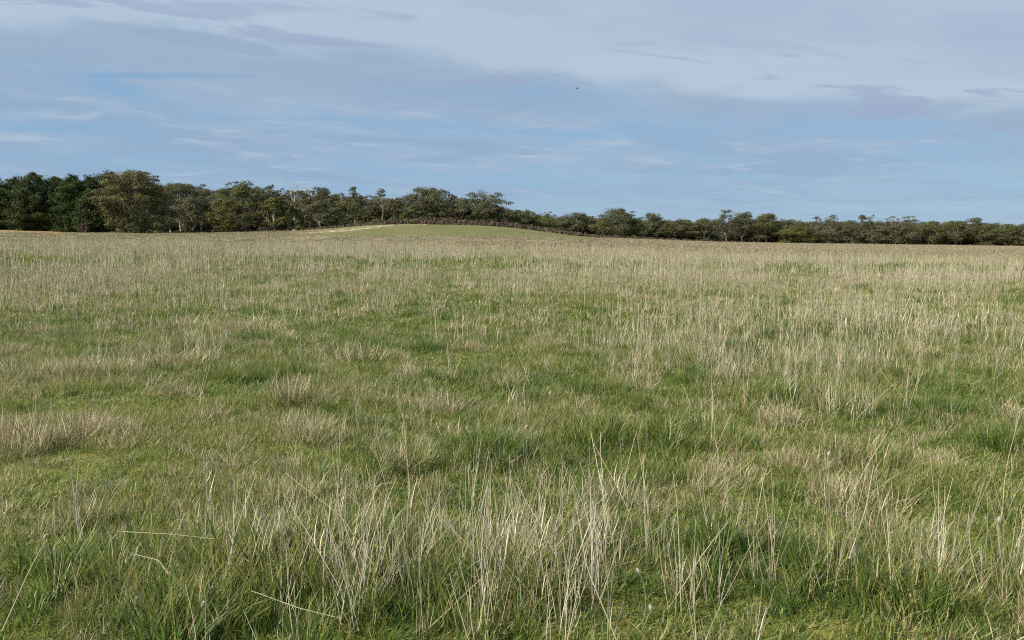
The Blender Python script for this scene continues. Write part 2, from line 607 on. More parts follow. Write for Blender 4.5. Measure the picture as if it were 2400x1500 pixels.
def strip(pts, seed, lift=0.05):
    """pts: (px, row, half width in m)"""
    P = np.array([(*hit(p, r), hw) for p, r, hw in pts])
    t = np.linspace(0, 1, len(P))
    tt = np.linspace(0, 1, 60)
    X, Y, Wd = (np.interp(tt, t, P[:, q]) for q in range(3))
    Wd = Wd * (0.6 + 0.8 * vnoise(tt * 16 + seed, tt * 0 + seed))
    cross = np.linspace(-1, 1, 6)
    VX = np.repeat(X[:, None], 6, 1)
    VY = Y[:, None] + Wd[:, None] * cross[None] + (vnoise(tt * 22, tt * 0 + seed + 5)[:, None] - 0.5) * 2.0
    VZ = ground_z(VX, VY) + lift - 0.06 * np.abs(cross)[None] ** 4
    a_ = np.arange(59)[:, None] * 6
    b_ = np.arange(5)[None]
    F = np.stack([a_ + b_, a_ + 6 + b_, a_ + 7 + b_, a_ + 1 + b_], -1).reshape(-1, 4)
    bagt.add(np.stack([VX, VY, VZ], -1).reshape(-1, 3), F)


strip([(700, 546.5, 0.5), (760, 544.5, 1.4), (820, 540, 2.0), (880, 532.5, 2.0), (925, 528.5, 1.0)], 2.0)
strip([(735, 543, 0.4), (790, 539, 1.0), (840, 533.5, 1.0), (880, 529.5, 0.6), (960, 526.5, 0.5), (1000, 526.6, 0.2)], 7.0)
tag(link('sandy_track', bagt.mesh('sandy_track', [sand_mat()], True)), 'pale sandy track climbing the left flank of the hump', kind='structure')


# ------------------------------------------------------------------ trees
def curve(p0, p1, n, bend, r, wob=0.0):
    t = np.linspace(0, 1, n)[:, None]
    mid = (np.asarray(p0) + np.asarray(p1)) / 2 + np.asarray(bend)
    P = (1 - t) ** 2 * p0 + 2 * t * (1 - t) * mid + t ** 2 * p1
    if wob:
        w_ = r.normal(size=P.shape) * wob
        w_[0] = 0
        w_[-1] = 0
        P = P + w_
    return P


def place(px, D, top_row):
    a = col_a(px)
    X, Y = a * D, D
    z0 = float(ground_z(X, Y))
    return X, Y, z0, row_z(top_row, D) - z0


def gum(px, top, half, D, label, style='gum', mat=None, bark=None, seed=0, name='gum_tree', group=None, woods=None):
    """a many-domed eucalypt: trunk, limbs, leaf clumps at the limb ends"""
    r = np.random.default_rng(1000 + seed)
    X, Y, z0, H = place(px, D, top)
    Wd = half * (1.15 if style in ('gum', 'open', 'bushy') else 1.0) / FPX * D
    S = dict(gum=(0.25, 0.135, 40, 1.05), open=(0.30, 0.105, 38, 0.9), umbrella=(0.50, 0.15, 17, 0.8), bushy=(0.08, 0.155, 40, 1.1),
             tall=(0.26, 0.15, 30, 0.85), big=(0.10, 0.095, 135, 1.2))[style]
    cb, cr, nc, dens = S
    mat = mat or M_GUM
    bark = bark or (M_GREYBARK if style in ('umbrella', 'tall') else M_PALEBARK)
    # clump centres on a lumpy dome
    Rc = cr * Wd * 2 * r.uniform(0.75, 1.3, nc)
    Rc = np.clip(Rc, 0.35, 2.4)
    ang = r.uniform(0, 2 * math.pi, nc)
    hh = cb + (1 - cb) * r.random(nc) ** 0.68
    hc = cb + (1 - cb) * 0.45
    prof = np.where(hh > hc, np.sqrt(np.clip(1 - ((hh - hc) / (1.02 - hc)) ** 2, 0, 1)), 0.72 + 0.28 * (hh - cb) / (hc - cb + 1e-6))
    lob = 1.0 + 0.22 * np.sin(ang * 2 + r.uniform(0, 6)) + 0.16 * np.sin(ang * 3 + hh * 7 + r.uniform(0, 6))
    stray = r.random(nc) < 0.22
    Rc = np.where(stray, Rc * 0.55, Rc)
    rad = np.maximum(Wd * prof * lob - Rc * 0.7, 0.05) * np.where(stray, r.uniform(0.9, 1.18, nc), r.uniform(0.3, 1.0, nc) ** 0.6)
    cx, cy, cz = rad * np.cos(ang), rad * np.sin(ang) * 0.9, hh * H * np.where(stray, r.uniform(.98, 1.05, nc), r.uniform(.86, 1.0, nc)) - Rc * 0.35
    cz[0] = H - Rc[0] * 0.62
    cx[0] = r.uniform(-.3, .3) * Wd
    cx[1], cz[1] = -Wd + Rc[1] * .8, hc * H
    cx[2], cz[2] = Wd - Rc[2] * .8, hc * H * r.uniform(.85, 1.1)
    Cc = np.stack([cx, cy, cz], 1)
    Cc[:, 2] = np.clip(Cc[:, 2], 0.25, H - Rc * 0.55)
    bag = Bag() if woods is None else woods[0]
    off = np.zeros(3) if woods is None else np.array([X, Y, z0])
    for k in range(nc):
        n = int(dens * 92 * np.clip(Rc[k] / 0.8, 0.5, 2.6) ** 1.6)
        d = r.normal(size=(n, 3))
        d /= np.linalg.norm(d, axis=1, keepdims=True)
        d[:, 2] = np.where(r.random(n) < 0.72, np.abs(d[:, 2]), d[:, 2])
        rr = r.uniform(0.55, 1.06, n) ** 0.7
        lump = 0.72 + 0.44 * r.random(n) + 0.5 * r.random(n) ** 6
        P = Cc[k] + d * rr[:, None] * lump[:, None] * Rc[k] * np.array([r.uniform(.85, 1.35), 1.0, r.uniform(.45, .85)])
        P[:, 2] = np.maximum(P[:, 2], 0.1)
        N = d + r.normal(size=(n, 3)) * 0.42 + np.array([0, 0, 0.20])
        leaves(bag, P + off, N, r.uniform(0.085, 0.20, n), 0.55, r,
               np.clip(r.normal(0.5, 0.24), 0, 1))
    # wood
    fork = np.array([r.normal() * 0.05 * H, r.normal() * 0.04 * H, max(0.12, cb * r.uniform(0.55, 0.95)) * H])
    tr = (0.021 * H + 0.07) * (0.6 if style in ('umbrella', 'tall') else 1.0)
    if woods is not None:
        tube(woods[1], curve(off + [0, 0, -.3], off + Cc[0], 7, [r.normal() * .3, 0, 0], r, 0.05), np.linspace(tr, tr * .35, 7), 5)
        return None
    root = thing(name, label, 'tree', (X, Y, z0), group)
    bw = Bag()
    P = curve(np.array([0, 0, -0.35]), fork, 8, [r.normal() * .05 * H, 0, 0], r, 0.02 * tr * 10)
    R = np.linspace(tr * 1.05, tr * 0.75, 8)
    R[0] *= 1.5
    tube(bw, P, R, 8)
    nl = {'umbrella': 3, 'big': 7, 'bushy': 4}.get(style, 5)
    anchors = [0, 1, 2] + list(range(3, nl))
    owner = np.array([anchors[int(np.argmin([np.linalg.norm(Cc[k] - Cc[q]) for q in anchors]))] for k in range(nc)])
    link('trunk', bw.mesh('trunk', [bark], True), root)
    link('crown', bag.mesh('crown', [mat]), root)
    for q in anchors:
        bb = Bag()
        dxy = Cc[q] - fork
        L = curve(fork - [0, 0, tr * .8], Cc[q], 9, [-dxy[0] * .12, -dxy[1] * .12, -0.05 * H + r.normal() * .04 * H], r, 0.018 * H * .5)
        tube(bb, L, np.linspace(tr * 0.66, tr * 0.18, 9), 6)
        for k in np.where(owner == q)[0]:
            if k == q:
                continue
            s_ = L[r.integers(3, 8)]
            Tt = curve(s_, Cc[k], 6, [0, 0, -0.06 * np.linalg.norm(Cc[k] - s_) + r.normal() * .1], r, 0.02 * H * .3)
            tube(bb, Tt, np.linspace(tr * 0.32, tr * 0.10, 6), 5)
        link('branch', bb.mesh('branch', [bark], True), root)
    return root


def pine(px, top, half, D, label, mat=None, seed=0, group=None):
    r = np.random.default_rng(5000 + seed)
    X, Y, z0, H = place(px, D, top)
    Wd = half / FPX * D
    root = thing('pine_tree', label, 'tree', (X, Y, z0), group)
    bw = Bag()
    tube(bw, curve(np.array([0, 0, -.3]), np.array([0, 0, H * .97]), 9, [r.normal() * .2, 0, 0], r), np.linspace(.02 * H + .06, .03, 9), 7)
    link('trunk', bw.mesh('trunk', [M_DARKBARK], True), root)
    bag, bb = Bag(), Bag()
    z = 0.05 * H
    while z < H * 0.985:
        f = z / H
        reach = Wd * np.clip(1.0 - f ** 2.6, 0.05, 1) * (0.86 if f < 0.12 else 1.0)
        nb = max(3, int(5 + 5 * (1 - f) + r.integers(0, 3)))
        a0 = r.uniform(0, 6.28)
        for q in range(nb):
            a = a0 + q * 6.283 / nb + r.normal() * .25
            L = reach * r.uniform(0.62, 1.08)
            rise = (0.10 + 0.55 * f) * L * r.uniform(.6, 1.3) - 0.10 * L * (f < .3)
            zz_ = z + r.normal() * .25
            tip = np.array([math.cos(a) * L, math.sin(a) * L, zz_ + rise])
            B = curve(np.array([0, 0, zz_]), tip, 6, [0, 0, -0.10 * L], r)
            tube(bb, B, np.linspace(0.05, 0.015, 6), 4)
            n = int(26 + 80 * L / 2.5)
            t = r.uniform(0.28, 1.05, n) ** 0.75
            base = np.stack([np.interp(t, np.linspace(0, 1, 6), B[:, c_]) for c_ in range(3)], 1)
            hue = np.clip(r.normal(.45, .24), 0, 1)
            sp = r.normal(size=(n, 3)) * np.array([.34, .34, .20]) * (0.5 + 0.6 * min(L, 2.5) / 2.5)
            P = base + sp
            P[:, 2] = np.maximum(P[:, 2], 0.15)
            N = r.normal(size=(n, 3)) * .8 + np.array([math.cos(a) * .5, math.sin(a) * .5, .7])
            leaves(bag, P, N, r.uniform(.13, .29, n), .30, r, hue, .1)
        z += H * 0.035 * r.uniform(.8, 1.25) + 0.12
    # upright leading shoots
    for q in range(7):
        a, L = r.uniform(0, 6.28), Wd * .22 * r.random()
        n = 26
        t = r.random(n)
        P = np.stack([np.cos(a) * L + r.normal(size=n) * .09, np.sin(a) * L + r.normal(size=n) * .09, H * (1 - .04 * r.random()) - L * .5 - t * 1.1], 1)
        leaves(bag, P, r.normal(size=(n, 3)) + [0, 0, .4], r.uniform(.10, .20, n), .32, r, .4, .1)
    link('crown', bag.mesh('crown', [mat or M_PINE]), root)
    tag(link('branch', bb.mesh('branch', [M_DARKBARK]), root), kind='stuff')
    return root


def bush(px, top, half, D, label, mat, seed=0, name='shrub', dens=1.0, group=None, leaf=0.16, flat=1.0):
    r = np.random.default_rng(9000 + seed)
    X, Y, z0, H = place(px, D, top)
    H = max(H, 0.4)
    Wd = half / FPX * D
    root = thing(name, label, 'shrub', (X, Y, z0), group)
    bag, bs = Bag(), Bag()
    nc = 15
    for k in range(nc):
        rc = Wd * r.uniform(.22, .40)
        a = r.uniform(0, 6.28)
        d = (Wd - rc * .8) * math.sqrt(r.random())
        zc = r.uniform(.15, 1) * H * math.sqrt(max(0.1, 1 - (d / (Wd + .01)) ** 2)) - rc * .35
        if k == 0:
            d, zc = d * .3, H - rc * .6
        cc = np.array([d * math.cos(a), d * math.sin(a), max(zc, .1)])
        n = int(dens * 60 * max(rc / .5, .6) ** 1.5)
        v_ = r.normal(size=(n, 3))
        v_ /= np.linalg.norm(v_, axis=1, keepdims=True)
        P = cc + v_ * rc * r.uniform(.6, 1.15, n)[:, None] * np.array([1, 1, .75])
        P[:, 2] = np.maximum(P[:, 2], .06)
        leaves(bag, P, v_ + r.normal(size=(n, 3)) * .8 + [0, 0, .3], r.uniform(.6, 1.3, n) * leaf, .5, r, np.clip(r.normal(.5, .25), 0, 1))
        tube(bs, curve(np.array([0, 0, -.15]), cc, 5, [0, 0, .1], r), np.linspace(.05, .015, 5), 4)
    link('foliage', bag.mesh('foliage', [mat]), root)
    link('stem', bs.mesh('stem', [M_GREYBARK]), root)
    return root


# --- pines at the left end (px of the top, row of the top, half width in px, metres away)
for k, (p, t, h, D, mt, lab) in enumerate([
    (-14, 412, 62, 156, M_PINE, 'dark pine cut off by the left edge of the view'),
    (42, 421, 58, 158, M_PINE, 'low-topped dark pine between the edge pine and the tallest left pine'),
    (87, 407, 66, 153, M_PINE, 'tall broad dark pine with a rounded top, above the reddish bare earth'),
    (138, 416, 60, 156, M_PINE, 'olive-dark pine with a blunt top right of the tall broad pine'),
    (178, 411, 58, 150, M_BLUEPINE, 'deep bluish-green pine with dense foliage down to the ground'),
    (216, 414, 54, 160, M_BLUEPINE, 'narrow dark pine peeping up behind the deep bluish-green pine'),
    (262, 405, 74, 163, M_PINE, 'tall pine rising just behind the left shoulder of the big yellow gum'),
    (216, 450, 40, 146, M_PINE, 'small conical pine in front, touching the left side of the big gum'),
]):
    pine(p, t, h, D, lab, mt, k, 'pines at the left end of the treeline')
# --- the big gum and the shrubs at its foot
gum(320, 401, 96, 140, 'largest tree, a broad yellow-green gum beside the dark pines', 'big', M_BIGGUM, M_GREYBARK, 1)
bush(312, 497, 42, 136, 'rounded grey-green shrub under the left half of the big gum', M_OLIVE, 1)
bush(366, 519, 26, 136, 'low olive shrub under the right half of the big gum', M_OLIVE, 2)
bush(396, 498, 15, 138, 'upright bright green bush at the right foot of the big gum', M_BUSH, 3)
bush(200, 515, 16, 143, 'brownish half-bare bush at the foot of the small conical pine', M_BRACKEN, 4)

# --- gums of the left wood
gums = [
    (425, 428, 40, 158, 'gum', M_GUM, 'grey-green gum immediately right of the big yellow gum'),
    (474, 430, 34, 160, 'open', M_GUM, 'thin-topped gum with tufted crown against the sky'),
    (455, 462, 42, 152, 'gum', M_GUM, 'dull low gum with bare grey stems below the thin-topped gum'),
    (530, 440, 40, 154, 'bushy', M_OLIVE, 'olive tree filling the left shoulder of the domed wattle-green tree'),
    (572, 423, 50, 151, 'gum', M_OLIVE, 'domed olive-green tree, highest of the left wood after the big gum'),
    (610, 438, 36, 156, 'gum', M_GUM, 'dark gum on the right shoulder of the domed olive-green tree'),
    (540, 468, 42, 147, 'bushy', M_WATTLE, 'yellowish wattle in front of the domed olive-green tree'),
    (638, 434, 28, 158, 'open', M_GUM, 'airy grey gum with pale limbs right of the olive dome'),
    (648, 461, 36, 149, 'bushy', M_WATTLE, 'yellow-green wattle below the airy grey gum'),
    (672, 446, 26, 160, 'open', M_GUM, 'sparse low gum with sky showing through, by the bleached dead tree'),
    (712, 446, 34, 153, 'gum', M_OLIVE, 'rounded olive gum between the two bleached snags'),
    (757, 438, 30, 157, 'gum', M_GUM, 'bushy-topped gum right of the second bleached snag'),
    (752, 470, 38, 150, 'gum', M_GUM, 'pale-stemmed gum leaning over the start of the sandy track'),
    (800, 452, 26, 158, 'open', M_GUM, 'thin gum low in the dip before the pointed gum'),
    (831, 437, 20, 157, 'tall', M_GUM, 'narrow gum with a pointed crown above its neighbours'),
    (812, 473, 38, 151, 'gum', M_OLIVE, 'broad low gum with twisted white limbs above the track'),
    (862, 458, 30, 158, 'open', M_GUM, 'loose grey gum between the pointed gum and the umbrella gum'),
    (893, 442, 19, 151, 'umbrella', M_GUM, 'slender gum with a flat umbrella crown on one bare pale trunk'),
    (885, 474, 34, 158, 'gum', M_GUM, 'dusky gum filling in behind the bare umbrella-gum trunk'),
    (930, 466, 32, 158, 'gum', M_GUM, 'low gum in the notch left of the great dome on the hump'),
    (1006, 440, 56, 154, 'gum', M_GUM, 'great domed gum on top of the hump, left of the open gum'),
    (1060, 458, 26, 158, 'open', M_GUM, 'small open gum in the gap between the two hump gums'),
    (1118, 450, 58, 155, 'open', M_GUM, 'wide open-crowned gum on the hump with sky in its gaps'),
    (975, 478, 32, 152, 'gum', M_GUM, 'low dark gum under the left side of the great dome'),
    (1090, 480, 34, 152, 'gum', M_GUM, 'low leafy gum under the left side of the wide open gum'),
    (1160, 482, 26, 156, 'gum', M_GUM, 'drooping gum under the right tip of the wide open gum'),
]
for k, (p, t, h, D, st, mt, lab) in enumerate(gums):
    gum(p, t, h, D, lab, st, mt, None if mt is not M_OLIVE else M_GREYBARK, 10 + k, group='gums of the left wood and the hump')

# --- right-hand treeline
right = [
    (1195, 493, 28, 168, 'bushy', M_OLIVE, 'low tufted gum at the foot of the hump trees'),
    (1232, 492, 30, 176, 'gum', M_OLIVE, 'pale green gum just right of the hump shoulder'),
    (1283, 497, 20, 186, 'umbrella', M_GUM, 'little gum with a wispy raised tuft over the dip in the treeline'),
    (1268, 511, 40, 182, 'bushy', M_OLIVE, 'bushy low gum behind the sloping brown bracken'),
    (1320, 509, 30, 190, 'bushy', M_GUM, 'low scrubby gum before the square-topped gum'),
    (1352, 499, 36, 196, 'gum', M_GUM, 'square-topped gum left of the tallest gum of the right treeline'),
    (1444, 487, 42, 196, 'gum', M_GUM, 'tallest gum of the right treeline, round with a raised right crest'),
    (1415, 516, 32, 188, 'gum', M_OLIVE, 'small gum with a fallen grey limb at the foot of the tallest right gum'),
    (1490, 515, 30, 198, 'bushy', M_OLIVE, 'low olive gum directly right of the tallest right gum'),
    (1526, 499, 30, 204, 'gum', M_GUM, 'neat domed gum between the tallest right gum and a long low stretch'),
    (1560, 515, 32, 205, 'bushy', M_OLIVE, 'yellowish low gum at the start of the long low stretch'),
    (1604, 514, 32, 207, 'bushy', M_OLIVE, 'dense green gum in the middle of the long low stretch'),
    (1650, 513, 30, 206, 'bushy', M_GUM, 'brownish low gum at the end of the long low stretch'),
    (1702, 492, 28, 205, 'tall', M_GUM, 'tall gum with a forked pale trunk and knobbly top'),
    (1742, 497, 32, 208, 'gum', M_GUM, 'round grey gum leaning on the forked pale-trunked gum'),
    (1798, 502, 40, 208, 'gum', M_OLIVE, 'broad olive dome right of the round grey gum'),
    (1845, 513, 30, 210, 'gum', M_GUM, 'low grey gum between the broad olive dome and the bright wattle'),
    (1872, 526, 38, 202, 'bushy', M_WATTLE, 'bright yellow-green wattle standing forward in the right treeline'),
    (1910, 507, 17, 214, 'umbrella', M_GUM, 'wispy raised tuft of a gum beside the pointed right gum'),
    (1945, 504, 20, 210, 'tall', M_GUM, 'pointed gum on two thin pale trunks in the right treeline'),
    (1925, 527, 36, 205, 'bushy', M_GUM, 'russet-tinged scrub gum before the two pale trunks'),
    (1985, 520, 34, 212, 'bushy', M_GUM, 'low even gum right of the two pale trunks'),
    (2022, 504, 24, 214, 'open', M_GUM, 'gum with two raised tufts split by a gap of sky'),
    (2048, 516, 34, 212, 'bushy', M_GUM, 'dull low gum under the split-tufted gum'),
    (2091, 506, 17, 214, 'umbrella', M_GUM, 'small greyish knob-topped gum left of a wider knob-topped gum'),
    (2126, 506, 24, 214, 'umbrella', M_GUM, 'wider knob-topped gum on a white limb'),
    (2112, 521, 42, 209, 'bushy', M_GUM, 'dark spreading gum under the pair of knob-topped gums'),
    (2180, 519, 36, 212, 'bushy', M_OLIVE, 'green low gum in the shallow dip after the knob-topped gums'),
    (2240, 518, 34, 214, 'bushy', M_OLIVE, 'yellow-tipped low gum left of the last raised dome'),
    (2288, 511, 30, 215, 'gum', M_GUM, 'last raised dome of the treeline towards the right end'),
    (2318, 524, 34, 211, 'bushy', M_OLIVE, 'bright olive gum below the right side of the last dome'),
    (2362, 524, 34, 214, 'bushy', M_OLIVE, 'yellow-green low gum next to last at the right end'),
    (2402, 525, 34, 212, 'bushy', M_GUM, 'low gum cut by the right edge of the view'),
]
for k, (p, t, h, D, st, mt, lab) in enumerate(right):
    gum(p, t, h, D, lab, st, mt, None if mt is M_GUM else M_GREYBARK, 60 + k, group='gums of the right-hand treeline')

# --- bleached dead trees
def snag(px, top, half, D, label, seed):
    r = np.random.default_rng(seed)
    X, Y, z0, H = place(px, D, top)
    root = thing('dead_tree', label, 'dead tree', (X, Y, z0))
    b = Bag()
    lean = half / FPX * D
    P = curve(np.array([0, 0, -.3]), np.array([lean * .3, 0, H * .72]), 10, [lean * .3, 0, 0], r, .06)
    tube(b, P, np.linspace(.20, .08, 10), 7)
    link('trunk', b.mesh('trunk', [M_DEADWOOD], True), root)
    for q in range(6):
        b = Bag()
        s = P[-1] if q < 3 else P[r.integers(5, 9)]
        tip = np.array([(-1, 1, .3, -.8, .7, -.4)[q] * lean * r.uniform(.6, 1.1), r.normal() * .5, H * (1.0, .93, .97, .86, .8, .78)[q]])
        Bq = curve(s, tip, 8, [0, 0, -.3], r, .08)
        tube(b, Bq, np.linspace(.085, .022, 8), 5)
        for _ in range(3):
            s2 = Bq[r.integers(3, 7)]
            tube(b, curve(s2, s2 + r.normal(size=3) * [.6, .4, .3] + [0, 0, .6], 5, [0, 0, -.1], r, .03), np.linspace(.035, .012, 5), 4)
        link('branch', b.mesh('branch', [M_DEADWOOD], True), root)


snag(688, 420, 15, 166, 'bleached dead tree with forked bare branches above the wood', 31)
snag(724, 428, 10, 166, 'smaller bleached snag poking up right of the forked dead tree', 32)

# --- bushes on the hump
bush(881, 512, 11, 146, 'round green bush on the hump at the top of the track', M_BUSH, 11, leaf=.12)
bush(921, 507, 13, 147, 'wide bright green bush on the hump, leftmost of a pair', M_BUSH, 12, leaf=.12)
bush(947, 498, 14, 148, 'tallest green bush on the hump beside the great domed gum', M_BUSH, 13, leaf=.13)
bush(797, 516, 16, 149, 'spreading olive bush behind the sandy track', M_BUSH, 14, leaf=.13)
bush(846, 514, 14, 150, 'grey-green bush below the pointed gum, behind the track', M_OLIVE, 15, leaf=.13)
bush(702, 525, 12, 147, 'olive shrub at the wood edge where the track begins', M_OLIVE, 16, leaf=.13)
bush(1487, 551, 10, 186, 'small golden bush on the brown bracken right of the tallest right gum', M_WATTLE, 17, leaf=.12)

# --- background wood that reads as one mass
bl, bt = Bag(), Bag()
k = 0
for p in np.arange(300, 1190, 19.0):
    top = np.interp(p, [395, 500, 620, 700, 800, 900, 960, 1130, 1190], [437, 440, 440, 452, 458, 466, 472, 474, 495])
    gum(p + rng.normal() * 6, top + rng.normal() * 5, 30, 170 + rng.random() * 22, None, 'bushy', M_GUM, None, 200 + k, woods=(bl, bt))
    k += 1
for p in np.arange(1190, 2560, 21.0):
    top = np.interp(p, [1190, 1260, 1400, 1600, 1800, 2100, 2400, 2560], [505, 511, 512, 518, 519, 521, 526, 527])
    gum(p + rng.normal() * 6, top + rng.normal() * 2.5, 30, 226 + rng.random() * 26, None, 'bushy', M_GUM, None, 200 + k, woods=(bl, bt))
    k += 1
for p in np.arange(2440, 2760, 26.0):
    gum(p, 524 + rng.normal() * 4, 34, 214 + rng.random() * 8, None, 'bushy', M_OLIVE, None, 200 + k, woods=(bl, bt))
    k += 1
for p in np.arange(290, 2560, 10.0):     # brush under the canopy
    Dq = np.interp(p, [395, 600, 700, 1180, 1300, 1500, 1700, 2560], [166, 166, 168, 166, 196, 206, 216, 222]) + rng.normal() * 3
    zr = float(ground_z(col_a(p) * Dq, Dq))
    rowg = 560 - (zr - CAM_H) / Dq * FPX
    gum(p + rng.normal() * 4, rowg - 30 + rng.normal() * 6, 18, Dq, None, 'bushy', M_GUM, None, 500 + k, woods=(bl, bt))
    k += 1
nl_ = bl.n
bl.F_leaf = sum(len(f) for f in bl.F)
V = np.concatenate(bl.V + bt.V)
F = np.concatenate(bl.F + [f + bl.n for f in bt.F])
fm = np.concatenate([np.zeros(bl.F_leaf, int), np.ones(sum(len(f) for f in bt.F), int)])
at = {q: np.concatenate([np.concatenate(bl.A[q]), np.zeros(bt.n)]) for q in ('rnd', 'hue')}
tag(link('woodland', mesh_np('woodland', V, F, at, [M_GUM, M_GREYBARK], False, fm)), 'dense grey-green wood behind the first row of trees', kind='stuff')

# --- dead bracken and brush on the crest and along the foot of the wood
bb = Bag()
r = np.random.default_rng(77)
n = 8200
pp = r.uniform(400, 2500, n)
near_Y = np.interp(pp, [400, 700, 790, 860, 960, 1150, 1320, 1385, 1500, 1700, 1760, 2500], [148, 146, 140, 136, 133, 134, 140, 150, 172, 190, 196, 206])
YY = near_Y + np.abs(r.normal(size=n)) * np.interp(pp, [400, 700, 860, 1400, 1760], [4, 5, 7, 7, 5])
XX = (pp - 1200) / FPX / 1.005 * YY
ok = r.random(n) < np.interp(pp, [400, 720, 800, 930, 1450, 1650, 1760, 2500], [.35, .4, .45, .9, .9, .5, .14, .10])
XX, YY = XX[ok], YY[ok]
ZZ = ground_z(XX, YY)
hgt = np.interp((XX / YY) * FPX * 1.005 + 1200, [400, 850, 950, 1500, 1760], [.35, .28, .55, .48, .30]) * r.uniform(.3, 1.2, len(XX)) * (.35 + 1.3 * vnoise(XX * .35 + 9, YY * .35))
for q in range(6):
    d = r.normal(size=(len(XX), 3))
    P = np.stack([XX + d[:, 0] * .4, YY + d[:, 1] * .4, ZZ + hgt * r.random(len(XX))], 1)
    leaves(bb, P, d + [0, 0, .5], r.uniform(.14, .32, len(XX)), .45, r, np.clip(vnoise(XX * .3, YY * .3), 0, 1), .3)
tag(link('dead_bracken', bb.mesh('dead_bracken', [M_BRACKEN])), 'reddish-brown dead bracken along the crest and wood edge', kind='stuff')

# ------------------------------------------------------------------ grass
lib_count = [0]


def blades(bag, nb, R, h, wd, lean, bend, L, r, twist=0.4):
    """nb curved tapering blades within radius R"""
    rad = R * np.sqrt(r.random(nb))
    az = r.uniform(0, 2 * math.pi, nb)
    x0, y0 = rad * np.cos(az), rad * np.sin(az)
    hgt = r.uniform(*h, nb)
    ph = az + r.normal(size=nb) * 1.1
    th0 = np.radians(r.uniform(*lean, nb))
    bd = np.radians(r.uniform(*bend, nb))
    t = np.linspace(0, 1, L)
    ang = th0[:, None] + bd[:, None] * t[None] ** 1.3
    seg = hgt[:, None] / (L - 1)
    sx, sz = np.sin(ang) * seg, np.cos(ang) * seg
    cxs = np.concatenate([np.zeros((nb, 1)), np.cumsum(sx[:, :-1], 1)], 1)
    czs = np.concatenate([np.zeros((nb, 1)), np.cumsum(sz[:, :-1], 1)], 1)
    ph2 = ph[:, None] + np.radians(r.normal(size=nb) * 25)[:, None] * t[None]
    PX = x0[:, None] + cxs * np.cos(ph2)
    PY = y0[:, None] + cxs * np.sin(ph2)
    PZ = np.maximum(czs, 0.004) - 0.01
    sa = ph[:, None] + math.pi / 2 + r.normal(size=nb)[:, None] * twist
    ww = r.uniform(*wd, nb)[:, None] * 0.5 * np.clip(1.06 - t[None] ** 2.2, .06, 1)
    ox, oy = np.cos(sa) * ww, np.sin(sa) * ww
    V = np.stack([np.stack([PX - ox, PY - oy, PZ], -1), np.stack([PX + ox, PY + oy, PZ + ww * .5], -1)], 2)   # nb,L,2,3
    b_ = np.arange(nb)[:, None] * (2 * L)
    l_ = np.arange(L - 1)[None] * 2
    F = np.stack([b_ + l_, b_ + l_ + 1, b_ + l_ + 3, b_ + l_ + 2], -1).reshape(-1, 4)
    bag.add(V.reshape(-1, 3), F, rnd=np.repeat(r.random(nb), 2 * L), along=np.tile(np.repeat(t, 2), nb))


def stalks(bag, ns, R, h, rad, r, L=5, lean=14, sheath=True):
    for _ in range(ns):
        a, d = r.uniform(0, 6.28), R * math.sqrt(r.random())
        base = np.array([d * math.cos(a), d * math.sin(a), -.02])
        H = r.uniform(*h)
        az, th = r.uniform(0, 6.28), math.radians(abs(r.normal()) * lean)
        P = [base]
        dirn = np.array([math.sin(th) * math.cos(az), math.sin(th) * math.sin(az), math.cos(th)])
        for q in range(L - 1):
            k_ = .045 if r.random() > .05 else .7
            dirn = dirn + r.normal(size=3) * k_ * np.array([1, 1, .3])
            dirn /= np.linalg.norm(dirn)
            P.append(P[-1] + dirn * H / (L - 1))
        P = np.array(P)
        rd = r.uniform(*rad)
        rv = r.random()
        tube(bag, P, np.linspace(rd, rd * .45, L), 3, rnd=rv, along=0.3)
        if sheath:
            for _k in range(r.integers(0, 3)):
                t0 = r.uniform(.1, .75)
                s = np.array([np.interp(t0, np.linspace(0, 1, L), P[:, c_]) for c_ in range(3)])
                az2 = r.uniform(0, 6.28)
                Ls = r.uniform(.06, .2)
                th2 = np.radians(np.linspace(r.uniform(3, 22), r.uniform(8, 75), 4))
                pts = [s]
                for q in range(3):
                    pts.append(pts[-1] + Ls / 3 * np.array([math.sin(th2[q]) * math.cos(az2), math.sin(th2[q]) * math.sin(az2), math.cos(th2[q])]))
                pts = np.array(pts)
                wv = np.array([-math.sin(az2), math.cos(az2), .3]) * rd * r.uniform(.5, 1.1)
                tp = np.array([1, .9, .6, .1])[:, None]
                V = np.stack([pts - wv * tp, pts + wv * tp], 1).reshape(-1, 3)
                F = np.array([[2 * q, 2 * q + 1, 2 * q + 3, 2 * q + 2] for q in range(3)])
                bag.add(V, F, rnd=np.clip(rv + r.normal() * .2, 0, 1), along=0.3)


def library(name, variants, mat):
    c_ = bpy.data.collections.new(name)
    for q, bg_ in enumerate(variants):
        o = bpy.data.objects.new('%s_piece_%02d' % (name, q), bg_.mesh(name, [mat]))
        c_.objects.link(o)
    return c_


